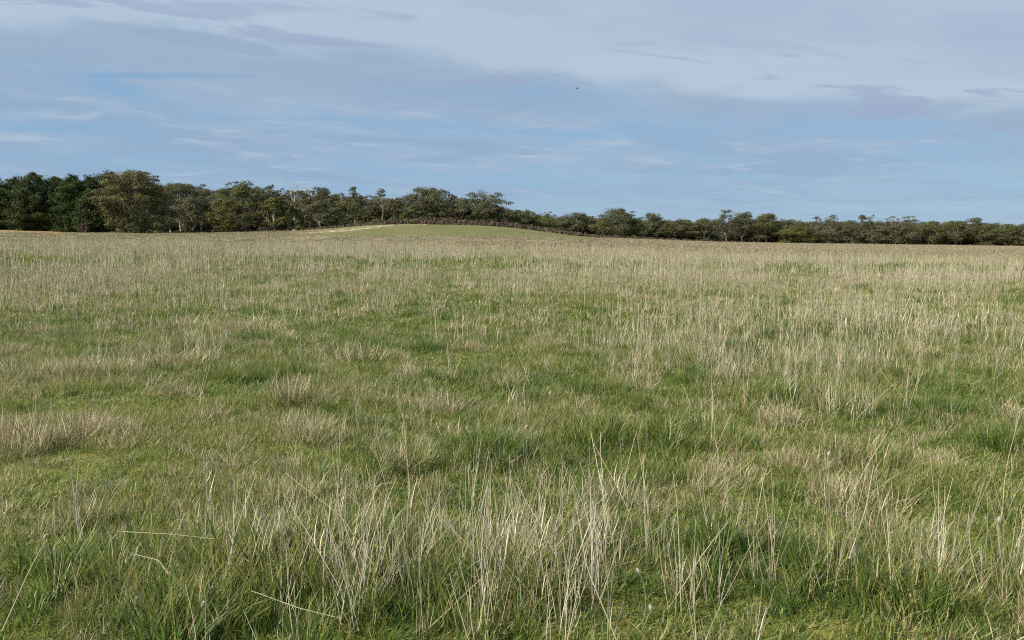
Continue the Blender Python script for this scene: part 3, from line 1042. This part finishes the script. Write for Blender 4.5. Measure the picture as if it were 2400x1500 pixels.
def instancer(name, label, lib, X, Y, idx, scl, tint, tilt=0.12, zscl=None):
    n = len(X)
    r = np.random.default_rng(n)
    me = bpy.data.meshes.new(name)
    me.vertices.add(n)
    me.vertices.foreach_set('co', np.stack([X, Y, ground_z(X, Y)], -1).astype(np.float32).ravel())
    rot = np.stack([r.normal(size=n) * tilt, r.normal(size=n) * tilt, r.uniform(0, 6.283, n)], -1)
    for k_, typ, val in (('rot', 'FLOAT_VECTOR', rot), ('scl', 'FLOAT_VECTOR', np.stack([scl, scl, scl if zscl is None else zscl], -1)),
                         ('idx', 'INT', idx), ('tint', 'FLOAT', tint)):
        at_ = me.attributes.new(k_, typ, 'POINT')
        if typ == 'FLOAT_VECTOR':
            at_.data.foreach_set('vector', np.asarray(val, np.float32).ravel())
        else:
            at_.data.foreach_set('value', np.asarray(val, np.int32 if typ == 'INT' else np.float32))
    o = tag(link(name, me), label, kind='stuff')
    ng = bpy.data.node_groups.new(name, 'GeometryNodeTree')
    ng.interface.new_socket('Geometry', in_out='INPUT', socket_type='NodeSocketGeometry')
    ng.interface.new_socket('Geometry', in_out='OUTPUT', socket_type='NodeSocketGeometry')
    gi, go = ng.nodes.new('NodeGroupInput'), ng.nodes.new('NodeGroupOutput')
    iop = ng.nodes.new('GeometryNodeInstanceOnPoints')
    ci = ng.nodes.new('GeometryNodeCollectionInfo')
    ci.inputs['Collection'].default_value = lib
    ci.inputs['Separate Children'].default_value = True
    ci.inputs['Reset Children'].default_value = True

    def named(a, t):
        q = ng.nodes.new('GeometryNodeInputNamedAttribute')
        q.data_type = t
        q.inputs['Name'].default_value = a
        return q.outputs['Attribute']
    e2r = ng.nodes.new('FunctionNodeEulerToRotation')
    ln = ng.links.new
    ln(named('rot', 'FLOAT_VECTOR'), e2r.inputs[0])
    ln(gi.outputs[0], iop.inputs['Points'])
    ln(ci.outputs[0], iop.inputs['Instance'])
    iop.inputs['Pick Instance'].default_value = True
    ln(named('idx', 'INT'), iop.inputs['Instance Index'])
    ln(e2r.outputs[0], iop.inputs['Rotation'])
    ln(named('scl', 'FLOAT_VECTOR'), iop.inputs['Scale'])
    ln(iop.outputs[0], go.inputs[0])
    md = o.modifiers.new('scatter', 'NODES')
    md.node_group = ng
    return o


def scatter(y0, y1, dens, seed, half=0.70, pad=1.6):
    r = np.random.default_rng(seed)
    area = half * (y1 ** 2 - y0 ** 2) + 2 * pad * (y1 - y0)
    n = int(dens * area)
    # density ~ width(Y)
    yy = np.linspace(y0, y1, 400)
    cdf = np.cumsum(2 * half * yy + 2 * pad)
    Y = np.interp(r.random(n) * cdf[-1], cdf, yy)
    X = r.uniform(-1, 1, n) * (half * Y + pad)
    return X, Y, r


# patches the photograph shows: (px, row of the roots, radius m across, radius m deep, stalk, long green, dead, moss, green)
PATCH = [
    (1080, 1400, .95, .42, 2.6, 2.4, 0, 0, .9),
    (1300, 1330, .55, .35, 1.8, .8, 0, 0, .1),
    (860, 1330, .45, .35, 1.2, 1.3, 0, 0, .6),
    (540, 1330, .55, .40, 1.6, .8, .1, 0, .3),
    (200, 1370, .50, .35, .2, 1.4, 0, 0, .3),
    (420, 1440, .5, .3, .2, 1.2, 0, 0, .4),
    (1480, 1290, .35, .3, .8, .4, 0, 0, .1),
    (1800, 1370, .70, .35, .55, 1.8, 0, 0, .6),
    (2150, 1390, .60, .35, .8, 1.5, .1, 0, .4),
    (2370, 1380, .40, .4, 1.2, .9, .2, 0, 0),
    (1950, 1180, .5, .5, .15, .3, 0, .2, .1),
    (1540, 1460, .35, .2, 0, -.3, 0, 1.0, .1),
    (2180, 1220, .55, .35, 0, -.4, 0, 1.0, .1),
    (1850, 1490, .8, .18, 0, -.4, .1, 1.0, 0),
    (60, 1010, .45, .40, .3, 0, 1.6, 0, -.3),
    (60, 1230, .35, .35, 0, -.1, 1.2, 0, -.2),
    (250, 950, .9, .7, 0, -.3, 0, 1.0, 0),
    (130, 1090, .4, .5, 0, 0, .5, .2, 0),
    (110, 880, .9, .8, .2, .2, 1.2, 0, -.2),
    (430, 840, .8, .8, .7, 0, 1.4, 0, -.2),
    (240, 870, .7, .6, .3, .2, 1.2, 0, 0),
    (530, 895, 1.0, .6, 0, 1.3, -.2, 0, .5),
    (690, 930, .35, .35, .4, .4, 1.4, 0, 0),
    (760, 1010, .5, .4, .3, .2, 1.4, 0, 0),
    (950, 1060, .45, .35, .5, .8, 1.1, 0, 0),
    (1000, 990, .7, .5, .8, 1.0, .1, 0, .1),
    (1170, 890, .5, .4, 0, 1.0, .2, 0, 0),
    (1100, 860, 1.3, .8, 0, -.3, 0, .9, -.1),
    (1480, 1030, .7, .45, 0, 1.2, 0, 0, .2),
    (2000, 870, 1.3, 1.3, 1.0, .5, .2, 0, 0),
    (1700, 860, 1.2, 1.6, .9, .3, .1, 0, .1),
    (1800, 760, 1.7, 2.5, 1.2, .2, 0, 0, 0),
    (1480, 755, 1.6, 2.0, 1.3, .1, .1, 0, 0),
    (1930, 950, .7, .5, .9, .7, .2, 0, 0),
    (2150, 820, 1.2, .8, -.2, 0, .9, 0, 0),
    (2150, 930, 1.0, .7, -.4, 0, 0, .5, .4),
    (2360, 800, 1.2, 2.0, .9, .5, 0, 0, .1),
    (600, 770, .8, .9, .2, .2, 1.3, 0, -.2),
    (100, 770, 2.2, 1.8, -.4, .3, 0, .2, .7),
    (300, 720, 2.0, 2.0, .2, .3, 0, 0, .5),
    (100, 690, 3.0, 3.0, 1.2, 0, .4, 0, -.3),
    (720, 720, 2.5, 2.0, .1, .2, .1, 0, .4),
    (900, 760, 2.0, 1.2, -.2, .1, .2, .6, 0),
    (1340, 770, .8, 1.0, 0, .5, 0, .2, .5),
    (850, 840, .5, .5, .1, .4, 1.0, 0, 0),
    (2050, 625, 9, 6, -.8, .3, -.2, .2, .5),
    (2350, 645, 2.5, 3, -.2, .6, 0, 0, .5),
    (1550, 625, 9, 5, -.3, .1, -.1, .3, .3),
    (1830, 1080, .6, .5, 0, 0, 1.0, 0, -.1),
    (1640, 1190, .5, .35, 0, 0, .9, 0, -.1),
    (2250, 1090, .5, .4, 0, .1, .9, 0, 0),
    (1250, 1200, .5, .4, .2, .2, .7, 0, 0),
]
PW = []
for p in PATCH:
    x_, y_ = hit(p[0], p[1])
    PW.append((x_, y_, *p[2:]))


def cells(X, Y, cell, seed, dry_share):
    """tussocks: one per cell of a jittered grid, each dry, green or missing"""
    ix, iy = np.floor(X / cell).astype(int), np.floor(Y / cell).astype(int)
    dry, grn = np.zeros(len(X)), np.zeros(len(X))
    for a_ in (-1, 0, 1):
        for b_ in (-1, 0, 1):
            cx_, cy_ = ix + a_, iy + b_
            h_ = [_tab[(cx_ * 7 + k_ * 31 + seed) % 256, (cy_ * 13 + k_ * 57 + seed * 3) % 256] for k_ in range(5)]
            px_, py_ = (cx_ + h_[0]) * cell, (cy_ + h_[1]) * cell
            ra_ = cell * (.13 + .25 * h_[2] ** 1.5)
            w_ = np.exp(-1.6 * (((X - px_) ** 2 + (Y - py_) ** 2) / ra_ ** 2) ** 1.4)
            ds = dry_share + (fbm(px_ * .3 + 31, py_ * .3 + 77, 2) - .5) * .7
            isd = h_[3] < ds
            on = h_[4] < .72
            dry = np.maximum(dry, w_ * isd * on)
            grn = np.maximum(grn, w_ * ~isd * on)
    return dry, grn


def fields(X, Y):
    f = {q: np.zeros(len(X)) for q in 'slmdg'}
    for x_, y_, ra, rb, s_, l_, d_, m_, g_ in PW:
        w_ = np.exp(-((X - x_) / ra) ** 2 - ((Y - y_) / rb) ** 2)
        f['s'] += s_ * w_
        f['l'] += l_ * w_
        f['d'] += d_ * .62 * w_
        f['m'] += m_ * w_
        f['g'] += g_ * w_
    f['n1'] = fbm(X * .55 + 100, Y * .55 + 30, 4) - .5          # ~2 m patches
    f['n2'] = fbm(X * 1.7 + 60, Y * 1.7 + 90, 3) - .5           # ~0.6 m tufting
    f['n3'] = fbm(X * .13 + 11, Y * .13 + 47, 3) - .5           # ~8 m
    q1 = sstep(fbm(X * 3.2 + 15, Y * 3.2 + 3, 3), .47, .60)
    q2 = sstep(fbm(X * 1.9 + 85, Y * 1.9 + 23, 3), .40, .60)
    f['d'] = f['d'] * np.where(f['d'] > 0, .10 + .95 * q1, 1)
    f['l'] = f['l'] * np.where(f['l'] > 0, .18 + 1.0 * q2, 1)
    f['m'] = f['m'] * .75
    d1, g1 = cells(X, Y, .62, 5, .36)
    d2, g2 = cells(X, Y, 1.15, 9, .40)
    f['td'] = np.clip(np.maximum(d1 * .85, d2) * (1 - np.clip(f['m'], 0, 1) * .8), 0, 1)
    f['tg'] = np.clip(np.maximum(g1 * .85, g2) * (1 - np.clip(f['m'], 0, 1) * .8), 0, 1)
    return f


# --- short turf
R_ = np.random.default_rng(11)
turf_lib = []
for q in range(6):
    b = Bag()
    blades(b, 40, .10, (.025, .085), (.0035, .0065), (5, 65), (-20, 75), 4, R_, .8)
    turf_lib.append(b)
for q in range(4):
    b = Bag()
    blades(b, 60, .24, (.035, .12), (.007, .013), (5, 60), (-20, 70), 4, R_, .8)
    turf_lib.append(b)
for q in range(4):
    b = Bag()
    blades(b, 56, .55, (.07, .20), (.018, .032), (5, 45), (0, 60), 3, R_, .8)
    turf_lib.append(b)
LT = library('turf', turf_lib, M_GRASS)
XS, YS, IX, SC, TI, ZS = [], [], [], [], [], []
for (y0, y1, dn, i0, ni, sd) in ((2.0, 8, 330, 0, 6, 1), (8, 14, 190, 0, 6, 2), (14, 36, 46, 6, 4, 3), (36, 68, 9.0, 10, 4, 4)):
    X, Y, r = scatter(y0, y1, dn, sd)
    f = fields(X, Y)
    keep = r.random(len(X)) < np.clip(.86 - .25 * f['m'] + f['n2'] * .8, .35, 1)
    if y0 == 8:
        pass
    tint = .345 + f['n1'] * .40 + f['n3'] * .25 + f['n2'] * .40 + .22 * f['td'] - .14 * f['tg'] + .14 * f['d'] - .14 * f['g'] + .02 * f['m'] + r.normal(size=len(X)) * .07
    zsc = np.clip(.85 + f['n2'] * 1.6 + .7 * f['td'] + .7 * f['tg'] + .2 * f['l'] - .3 * f['m'] + r.normal(size=len(X)) * .22, .45, 1.9)
    if y0 == 36:
        tint = tint + sstep(Y, 42, 60) * .32
    XS.append(X[keep]); YS.append(Y[keep]); TI.append(tint[keep]); ZS.append(zsc[keep])
    SC.append(r.uniform(.8, 1.3, keep.sum()) * (1.35 if y0 == 8 else 1.0))
    IX.append(i0 + r.integers(0, ni, keep.sum()))
cat = np.concatenate
instancer('short_grass', 'short mixed green and yellowing turf covering the field', LT, cat(XS), cat(YS), cat(IX), cat(SC), np.clip(cat(TI), 0, 1), .15, cat(ZS) * cat(SC))

# --- long green grass
lg = []
for q in range(5):
    b = Bag()
    blades(b, 36, .085, (.14, .38), (.0060, .0110), (3, 28), (5, 55), 6, R_, .5)
    lg.append(b)
for q in range(4):
    b = Bag()
    blades(b, 50, .20, (.18, .40), (.010, .018), (3, 35), (10, 80), 4, R_, .5)
    lg.append(b)
LL = library('long_grass', lg, M_GRASS)
XS, YS, IX, SC, TI, ZS = [], [], [], [], [], []
for (y0, y1, dn, i0, ni, sd) in ((2.0, 12, 190, 0, 5, 21), (12, 45, 34, 5, 4, 22)):
    X, Y, r = scatter(y0, y1, dn, sd)
    f = fields(X, Y)
    pr = np.clip(.42 * f['l'] * (1 + f['n2'] * 2) + .015 + .75 * f['tg'] ** 1.3 - .4 * f['m'], 0.01, 1)
    keep = r.random(len(X)) < pr
    tint = .29 + f['n2'] * .5 + f['n1'] * .4 + f['n3'] * .3 + .10 * np.clip(f['g'], 0, 1) + .15 * f['d'] + .12 * f['td'] + r.normal(size=len(X)) * .08
    sc = np.clip(.28 + .28 * f['tg'] + .27 * np.clip(f['l'], 0, 1.2) + r.normal(size=len(X)) * .16, .35, 1.25)
    XS.append(X[keep]); YS.append(Y[keep]); TI.append(tint[keep]); SC.append(sc[keep])
    IX.append(i0 + r.integers(0, ni, keep.sum()))
instancer('long_grass', 'longer blue-green grass growing in clumps over the turf', LL, cat(XS), cat(YS), cat(IX), cat(SC), np.clip(cat(TI), 0, 1), .14)

# --- dead curled grass
dg_ = []
for q in range(5):
    b = Bag()
    blades(b, 56, .13, (.09, .27), (.0036, .0066), (3, 55), (-35, 60), 5, R_, 1.0)
    dg_.append(b)
for q in range(3):
    b = Bag()
    blades(b, 64, .26, (.11, .31), (.009, .016), (3, 50), (-35, 55), 4, R_, 1.0)
    dg_.append(b)
LD = library('dead_grass', dg_, M_DEAD)
XS, YS, IX, SC, TI = [], [], [], [], []
for (y0, y1, dn, i0, ni, sd) in ((2.0, 14, 210, 0, 5, 31), (14, 45, 40, 5, 3, 32)):
    X, Y, r = scatter(y0, y1, dn, sd)
    f = fields(X, Y)
    pr = np.clip(.40 * f['d'] * (1 + f['n2'] * 3.5) + (.08 if y0 < 14 else .13) + .35 * np.clip(f['n2'], 0, 1) + .75 * f['td'] ** 1.3 - .3 * f['m'], 0.02, 1)
    keep = r.random(len(X)) < pr
    tint = .66 + f['n2'] * .3 + .12 * f['d'] + r.normal(size=len(X)) * .10
    sc = np.clip(.42 + .38 * f['td'] + .28 * np.clip(f['d'], 0, 1.4) + r.normal(size=len(X)) * .18, .45, 1.5)
    XS.append(X[keep]); YS.append(Y[keep]); TI.append(tint[keep]); SC.append(sc[keep])
    IX.append(i0 + r.integers(0, ni, keep.sum()))
instancer('dead_grass', 'dead curled straw-coloured grass lying through the turf', LD, cat(XS), cat(YS), cat(IX), cat(SC), np.clip(cat(TI), 0, 1), .2)

# --- dry standing stalks
st = []
for q in range(8):
    b = Bag()
    stalks(b, int(R_.integers(2, 6)), .055, (.20, .64), (.0016, .0030), R_, 6, 12)
    st.append(b)
for q in range(5):
    b = Bag()
    stalks(b, 5, .30, (.26, .74), (.0046, .0072), R_, 5, 8, q < 2)
    st.append(b)
for q in range(4):
    b = Bag()
    stalks(b, 7, .62, (.36, .90), (.0095, .0145), R_, 4, 5, False)
    st.append(b)
LS = library('dry_stalks', st, M_STALK)
XS, YS, IX, SC, TI = [], [], [], [], []
for (y0, y1, dn, i0, ni, sd) in ((2.3, 12, 60, 0, 8, 41), (12, 30, 11, 8, 5, 42), (30, 78, 5.5, 13, 4, 43)):
    X, Y, r = scatter(y0, y1, dn, sd)
    f = fields(X, Y)
    base = {2.3: -.055, 12: .06, 30: .10}[y0]
    base = base + (sstep(Y, 14, 26) * .18 if y0 == 12 else 0)
    pr = base + .42 * f['s'] + np.clip(fbm(X * .45 + 70, Y * .45 + 20, 3) - .5, -1, 1) * {2.3: .45, 12: 1.7, 30: 2.2}[y0] + f['n3'] * {2.3: .12, 12: 1.0, 30: 1.2}[y0] - .3 * f['m'] + {2.3: .06, 12: .14, 30: .1}[y0] * (f['td'] + f['tg'])
    if y0 == 30:
        pp_ = px_of(X, Y)
        endY = np.interp(pp_, [0, 900, 1500, 2000, 2400], [55, 56, 57, 52, 50]) + (fbm(X * .1, Y * .1 + 4, 3) - .5) * 16
        pr = pr + sstep(Y, 38, 50) * .62
        pr = pr * (1 - sstep(Y, endY, endY + 10))
    keep = r.random(len(X)) < np.clip(pr, 0.008 if y0 < 30 else 0, 1)
    tint = .50 + f['n1'] * .5 + r.normal(size=len(X)) * .12
    XS.append(X[keep]); YS.append(Y[keep]); TI.append(tint[keep])
    SC.append(r.uniform(.78, 1.12, keep.sum()))
    IX.append(i0 + r.integers(0, ni, keep.sum()))
instancer('dry_stalks', 'tall dry straw stalks standing in drifts across the field', LS, cat(XS), cat(YS), cat(IX), cat(SC), np.clip(cat(TI), 0, 1), .06)

# --- low brown pasture beyond the stalks
fg = []
for q in range(5):
    b = Bag()
    blades(b, 54, .9, (.10, .30), (.022, .05), (2, 40), (0, 50), 3, R_, .9)
    fg.append(b)
LF = library('far_grass', fg, M_FAR)
X, Y, r = scatter(52, 226, 1.0, 51)
f = fields(X, Y)
pp_ = px_of(X, Y)
hump = rise_green(X, Y)
edge_row = np.interp(pp_, [-200, 200, 400, 700, 1385, 1500, 1700, 1900, 2600], [136, 141, 146, 146, 140, 170, 196, 214, 226])
keep = (r.random(len(X)) < np.clip(.85 + f['n3'], .3, 1) * (1 - hump * .80)) & (Y < edge_row)
keep &= r.random(len(X)) > bare_earth(X, Y) * .8
tint = np.interp(pp_, [0, 500, 1000, 1500, 2400], [.30, .33, .42, .56, .62]) + f['n3'] * .5 + r.normal(size=len(X)) * .13
kk = keep
instancer('far_grass', 'low brown and olive pasture between the pale stalks and the trees', LF, X[kk], Y[kk], r.integers(0, 5, kk.sum()),
          r.uniform(.7, 1.25, kk.sum()), np.clip(tint[kk] - .30 * hump[kk], 0, 1), .08,
          (np.interp(pp_, [0, 700, 1400], [.5, .5, 1.0]) * (1 - .65 * hump) * r.uniform(.7, 1.25, len(X)))[kk])


# ------------------------------------------------------------------ single plants that stand out
def own(m):
    """a copy of a grass material for a plant that is an object of its own"""
    return m


def single_grass_mat(name, stops, mid):
    m, g, out = new_mat(name)
    x = g.m('ADD', mid, g.m('MULTIPLY', g.m('SUBTRACT', attr(g, 'rnd'), .5), .7), clamp=True)
    leaf_out(g, out, g.ramp(x, stops), .25)
    return m


M_TUSSOCK = single_grass_mat('tussock_straw', DEAD_STOPS, .64)
M_TUSSGREEN = single_grass_mat('tussock_green', GRASS_STOPS, .22)
M_STALK1 = single_grass_mat('stalk_straw', STALK_STOPS, .36)


def fuzz_mat():
    m, g, out = new_mat('seed_head_fluff')
    x = g.mix(attr(g, 'rnd'), (0.34, 0.30, 0.235), (0.50, 0.455, 0.375))
    leaf_out(g, out, x, .2, .8, .1)
    return m


M_FUZZ = fuzz_mat()


def tussock(px, row, rad, hgt, label, seed, green=.35):
    r = np.random.default_rng(7000 + seed)
    x_, y_ = hit(px, row)
    root = thing('grass_tussock', label, 'tussock', (x_, y_, float(ground_z(x_, y_))), 'dry tussocks in the field')
    b = Bag()
    s = max(1.0, y_ / 6)
    blades(b, int(290), rad, (hgt * .3, hgt * 1.12), (.0034 * s, .0060 * s), (3, 42), (-25, 45), 6, r, .9)
    link('dry_blades', b.mesh('dry_blades', [M_TUSSOCK]), root)
    b = Bag()
    blades(b, int(150 + 420 * green), rad * 1.15, (hgt * .3, hgt * .85), (.003 * s, .005 * s), (8, 55), (10, 75), 5, r, .6)
    link('green_blades', b.mesh('green_blades', [M_TUSSGREEN]), root)


for k, (p, rw, ra, hg, lab, gr) in enumerate([
    (45, 1065, .22, .34, 'pale straw tussock at the left edge of the near field', .15),
    (952, 1095, .20, .27, 'rounded brown-and-green tussock behind the tall centre stalks', .8),
    (760, 1035, .20, .25, 'brown tussock just left of the centre stalks, behind them', .3),
    (688, 945, .20, .32, 'upright narrow tussock, straw above and dark green below', .6),
    (425, 860, .45, .36, 'wide straw tussock in the left middle of the field', .25),
    (85, 885, .42, .27, 'low dark-hearted tussock near the left edge, mid-field', .7),
    (230, 885, .32, .30, 'straw tussock between the wide one and the dark-hearted one', .35),
    (1172, 905, .28, .19, 'small dark green tussock alone on mossy turf at centre', 1.6),
    (605, 785, .40, .34, 'arched dry tussock farther back, left of centre', .5),
    (850, 850, .30, .30, 'reddish dry tussock in the middle distance left of centre', .4),
    (2135, 835, .40, .27, 'flattened pale tussock in the right middle of the field', .3),
    (1960, 965, .34, .36, 'bristling tussock under the thickest stalks at right', .9),
    (1850, 1100, .18, .17, 'low brown tuft on green turf, right of centre', .3),
    (2150, 1265, .15, .14, 'small sandy-coloured tuft on the mossy ground at right', .1),
]):
    tussock(p, rw, ra, hg, lab, k, gr)


def hares_tail(px, row, D, label, seed, size=.0115):
    """a fluffy oval seed head on a thin stem, head in picture at (px,row), D metres away"""
    r = np.random.default_rng(8000 + seed)
    rx, ry, rz = ray(px, row)
    hx, hz = rx / ry * D, CAM_H + rz / ry * D
    bx = hx + r.normal() * .06
    gz_ = float(ground_z(bx, D))
    root = thing('hare_tail_grass', label, 'grass stem', (bx, D, gz_), 'fluffy seed heads on thin stems')
    top = np.array([hx - bx, 0, max(hz - gz_, .12)])
    b = Bag()
    Pst = curve(np.array([0, 0, -.02]), top, 7, [r.normal() * .03, 0, 0], r)
    tube(b, Pst, np.linspace(.0019, .0013, 7), 4, rnd=.5, along=.2)
    link('stem', b.mesh('stem', [M_STALK1]), root)
    b = Bag()
    dirn = Pst[-1] - Pst[-2]
    dirn /= np.linalg.norm(dirn)
    dirn = dirn + np.array([r.normal() * .5, 0, .1])
    dirn /= np.linalg.norm(dirn)
    ax = np.linspace(0, 1, 8)
    tube(b, top + dirn * (ax[:, None] * size * 2.4), size * .62 * np.sqrt(np.clip(1 - (2 * ax - 1) ** 2, .01, 1)), 9, rnd=.6, hue=.5)
    n = 160
    d = r.normal(size=(n, 3))
    d /= np.linalg.norm(d, axis=1, keepdims=True)
    d *= r.uniform(.9, 1.35, (n, 1))
    P = top + dirn * size * 1.2 + d * size * .62 + dirn * (d @ dirn)[:, None] * size * .6
    leaves(b, P, np.cross(d, r.normal(size=(n, 3))), r.uniform(.2, .4, n) * size, .12, r, .5, 0)
    link('seed_head', b.mesh('seed_head', [M_FUZZ]), root)


for k, (p, rw, D, lab) in enumerate([
    (1288, 925, 5.6, 'oval fluffy seed head standing clear on the turf at centre'),
    (1527, 1432, 3.1, 'largest fluffy seed head, low at the bottom right of centre'),
    (105, 1265, 3.5, 'bent-over fluffy seed head at the lower left edge'),
    (318, 1412, 3.15, 'small pale seed head low in the left green grass'),
    (473, 1422, 3.1, 'second pale seed head low in the left green grass, nearer the centre'),
    (1941, 1068, 4.4, 'thin upright seed head against mossy turf at right'),
    (2340, 1224, 3.6, 'pale seed head near the right edge above the moss'),
    (1500, 1344, 3.3, 'slim seed head on a tall stem above the largest one'),
    (1230, 1004, 4.9, 'tiny pale seed head behind the tall centre stalks'),
]):
    hares_tail(p, rw, D, lab, k)


def lone_stalk(pts, label, seed, rad=.003):
    rad *= .8
    """pts: (px,row,D) points of a bent straw"""
    P = []
    for p, rw, D in pts:
        rx, ry, rz = ray(p, rw)
        P.append((rx / ry * D, D, CAM_H + rz / ry * D))
    P = np.array(P)
    P[:, 2] = np.maximum(P[:, 2], ground_z(P[:, 0], P[:, 1]) + .02)
    base = P[0].copy()
    t = np.linspace(0, 1, len(P))
    tt = np.linspace(0, 1, 12)
    Q = np.stack([np.interp(tt, t, P[:, q]) for q in range(3)], 1) - base
    b = Bag()
    tube(b, Q, np.linspace(rad, rad * .6, 12), 5, rnd=np.float64(.3 + .5 * random.random()), along=.2)
    o = tag(link('straw_stalk', b.mesh('straw_stalk', [M_STALK1]), None, tuple(base)), label, 'stalk', 'single bent stalks in front')
    return o


lone_stalk([(1445, 1500, 2.95), (1375, 1330, 3.1), (1350, 1180, 3.3)], 'long pale stalk crossing the bottom edge right of centre', 1, .0036)
lone_stalk([(285, 1246, 3.75), (400, 1252, 3.7), (503, 1263, 3.65)], 'stalk lying level across green grass at lower left', 2, .0034)
lone_stalk([(395, 1345, 3.3), (372, 1313, 3.35), (310, 1298, 3.4)], 'short kinked stalk bent over at lower left', 3, .003)
lone_stalk([(5, 1480, 2.95), (70, 1335, 3.1), (105, 1270, 3.3)], 'slanting pale stalk at the bottom left corner', 4, .004)
lone_stalk([(590, 1385, 3.25), (700, 1425, 3.1), (800, 1450, 3.0)], 'thin stalk fallen forward at the bottom left of centre', 5, .003)
lone_stalk([(880, 1330, 3.4), (800, 1210, 3.55), (668, 1108, 3.7)], 'stalk leaning far left out of the centre clump', 6, .0028)
lone_stalk([(1590, 1175, 3.9), (1500, 1300, 3.6)], 'diagonal straight stalk between the centre clump and the mossy turf', 7, .0028)
lone_stalk([(1330, 1500, 2.95), (1362, 1345, 3.1)], 'short upright stalk at the bottom edge beside the long pale one', 8, .003)
lone_stalk([(1770, 1230, 3.75), (1790, 1120, 3.95), (1800, 1090, 4.0)], 'short upright grey stalk on turf right of centre', 9, .004)
lone_stalk([(1990, 1310, 3.5), (2030, 1190, 3.6), (2048, 1090, 3.7)], 'thick grey stalk rising from green grass at right', 10, .0042)

# ------------------------------------------------------------------ small fixed things
X, Y, z0, _ = place(399, 136, 540)
hp = row_z(540, 136) - z0
root = thing('marker_post', 'short white post at the wood edge right of the big gum', 'post', (X, Y, z0))
b = Bag()
tube(b, np.array([[0, 0, -.2], [0, 0, .02], [0, 0, hp * .9], [0, 0, hp * .93]]), [.105, .105, .105, .10], 10)
link('shaft', b.mesh('shaft', [M_POST], False), root)
b = Bag()
tube(b, np.array([[0, 0, hp * .932], [0, 0, hp * .95], [0, 0, hp * .985], [0, 0, hp]]), [.118, .12, .10, .002], 10)
link('cap', b.mesh('cap', [M_POST], False), root)


def stone(px, row, size, label, seed):
    r = np.random.default_rng(seed)
    x_, y_ = hit(px, row)
    b = Bag()
    ax = np.linspace(-1, 1, 7)
    rr = size * np.sqrt(np.clip(1 - ax ** 2, .02, 1)) * r.uniform(.8, 1.1, 7)
    tube(b, np.stack([ax * size * 1.4, r.normal(size=7) * .03, np.zeros(7) + size * .45], 1), rr, 9)
    me_ = b.mesh('stone', [M_STONE], True)
    tag(link('stone', me_, None, (x_, y_, float(ground_z(x_, y_)))), label, 'stone')


stone(1284, 543.5, .24, 'small white stone on the right slope of the hump', 4)
stone(219, 543.5, .16, 'small white stone in the shade left of the big gum', 5)
stone(690, 541, .2, 'small pale stone at the foot of the wood by the track', 6)

# bird
D = 70.0
rx, ry, rz = ray(1353, 207)
root = thing('bird', 'tiny dark bird high in the pale cloud above the right treeline', 'bird', (rx / ry * D, D, CAM_H + rz / ry * D))
m, g, out = new_mat('dark_feathers')
p = g.new('ShaderNodeBsdfPrincipled')
geo = g.new('ShaderNodeNewGeometry')
g.put(p.inputs['Base Color'], g.mix(g.noise(geo.outputs['Position'], 40, 3), (.012, .012, .014), (.035, .032, .03)))
p.inputs['Roughness'].default_value = .7
g.t.links.new(p.outputs[0], out.inputs['Surface'])
b = Bag()
ax = np.linspace(0, 1, 9)
tube(b, np.stack([(ax - .5) * .24, 0 * ax, -.02 * (ax - .5)], 1), .036 * np.array([.1, .55, .7, .9, 1, .85, .5, .55, .05]), 8)
body = link('body', b.mesh('body', [m], True), root)
for s in (-1, 1):
    b = Bag()
    t = np.linspace(0, 1, 6)
    cen = np.stack([.02 - .05 * t ** 2, s * (.02 + .17 * t), .05 * np.sin(t * 2.2)], 1)
    wd_ = np.stack([.045 * (1 - .75 * t), 0 * t, 0 * t], 1)
    Vv = np.concatenate([cen - wd_, cen + wd_, cen - wd_ + [0, 0, .006], cen + wd_ + [0, 0, .006]])
    F = [[q, q + 1, q + 7, q + 6] for q in range(5)] + [[q + 12, q + 18, q + 19, q + 13] for q in range(5)]
    F += [[q, q + 12, q + 13, q + 1] for q in range(5)] + [[q + 6, q + 7, q + 19, q + 18] for q in range(5)]
    b.add(Vv, F)
    link('wing', b.mesh('wing', [m]), root)
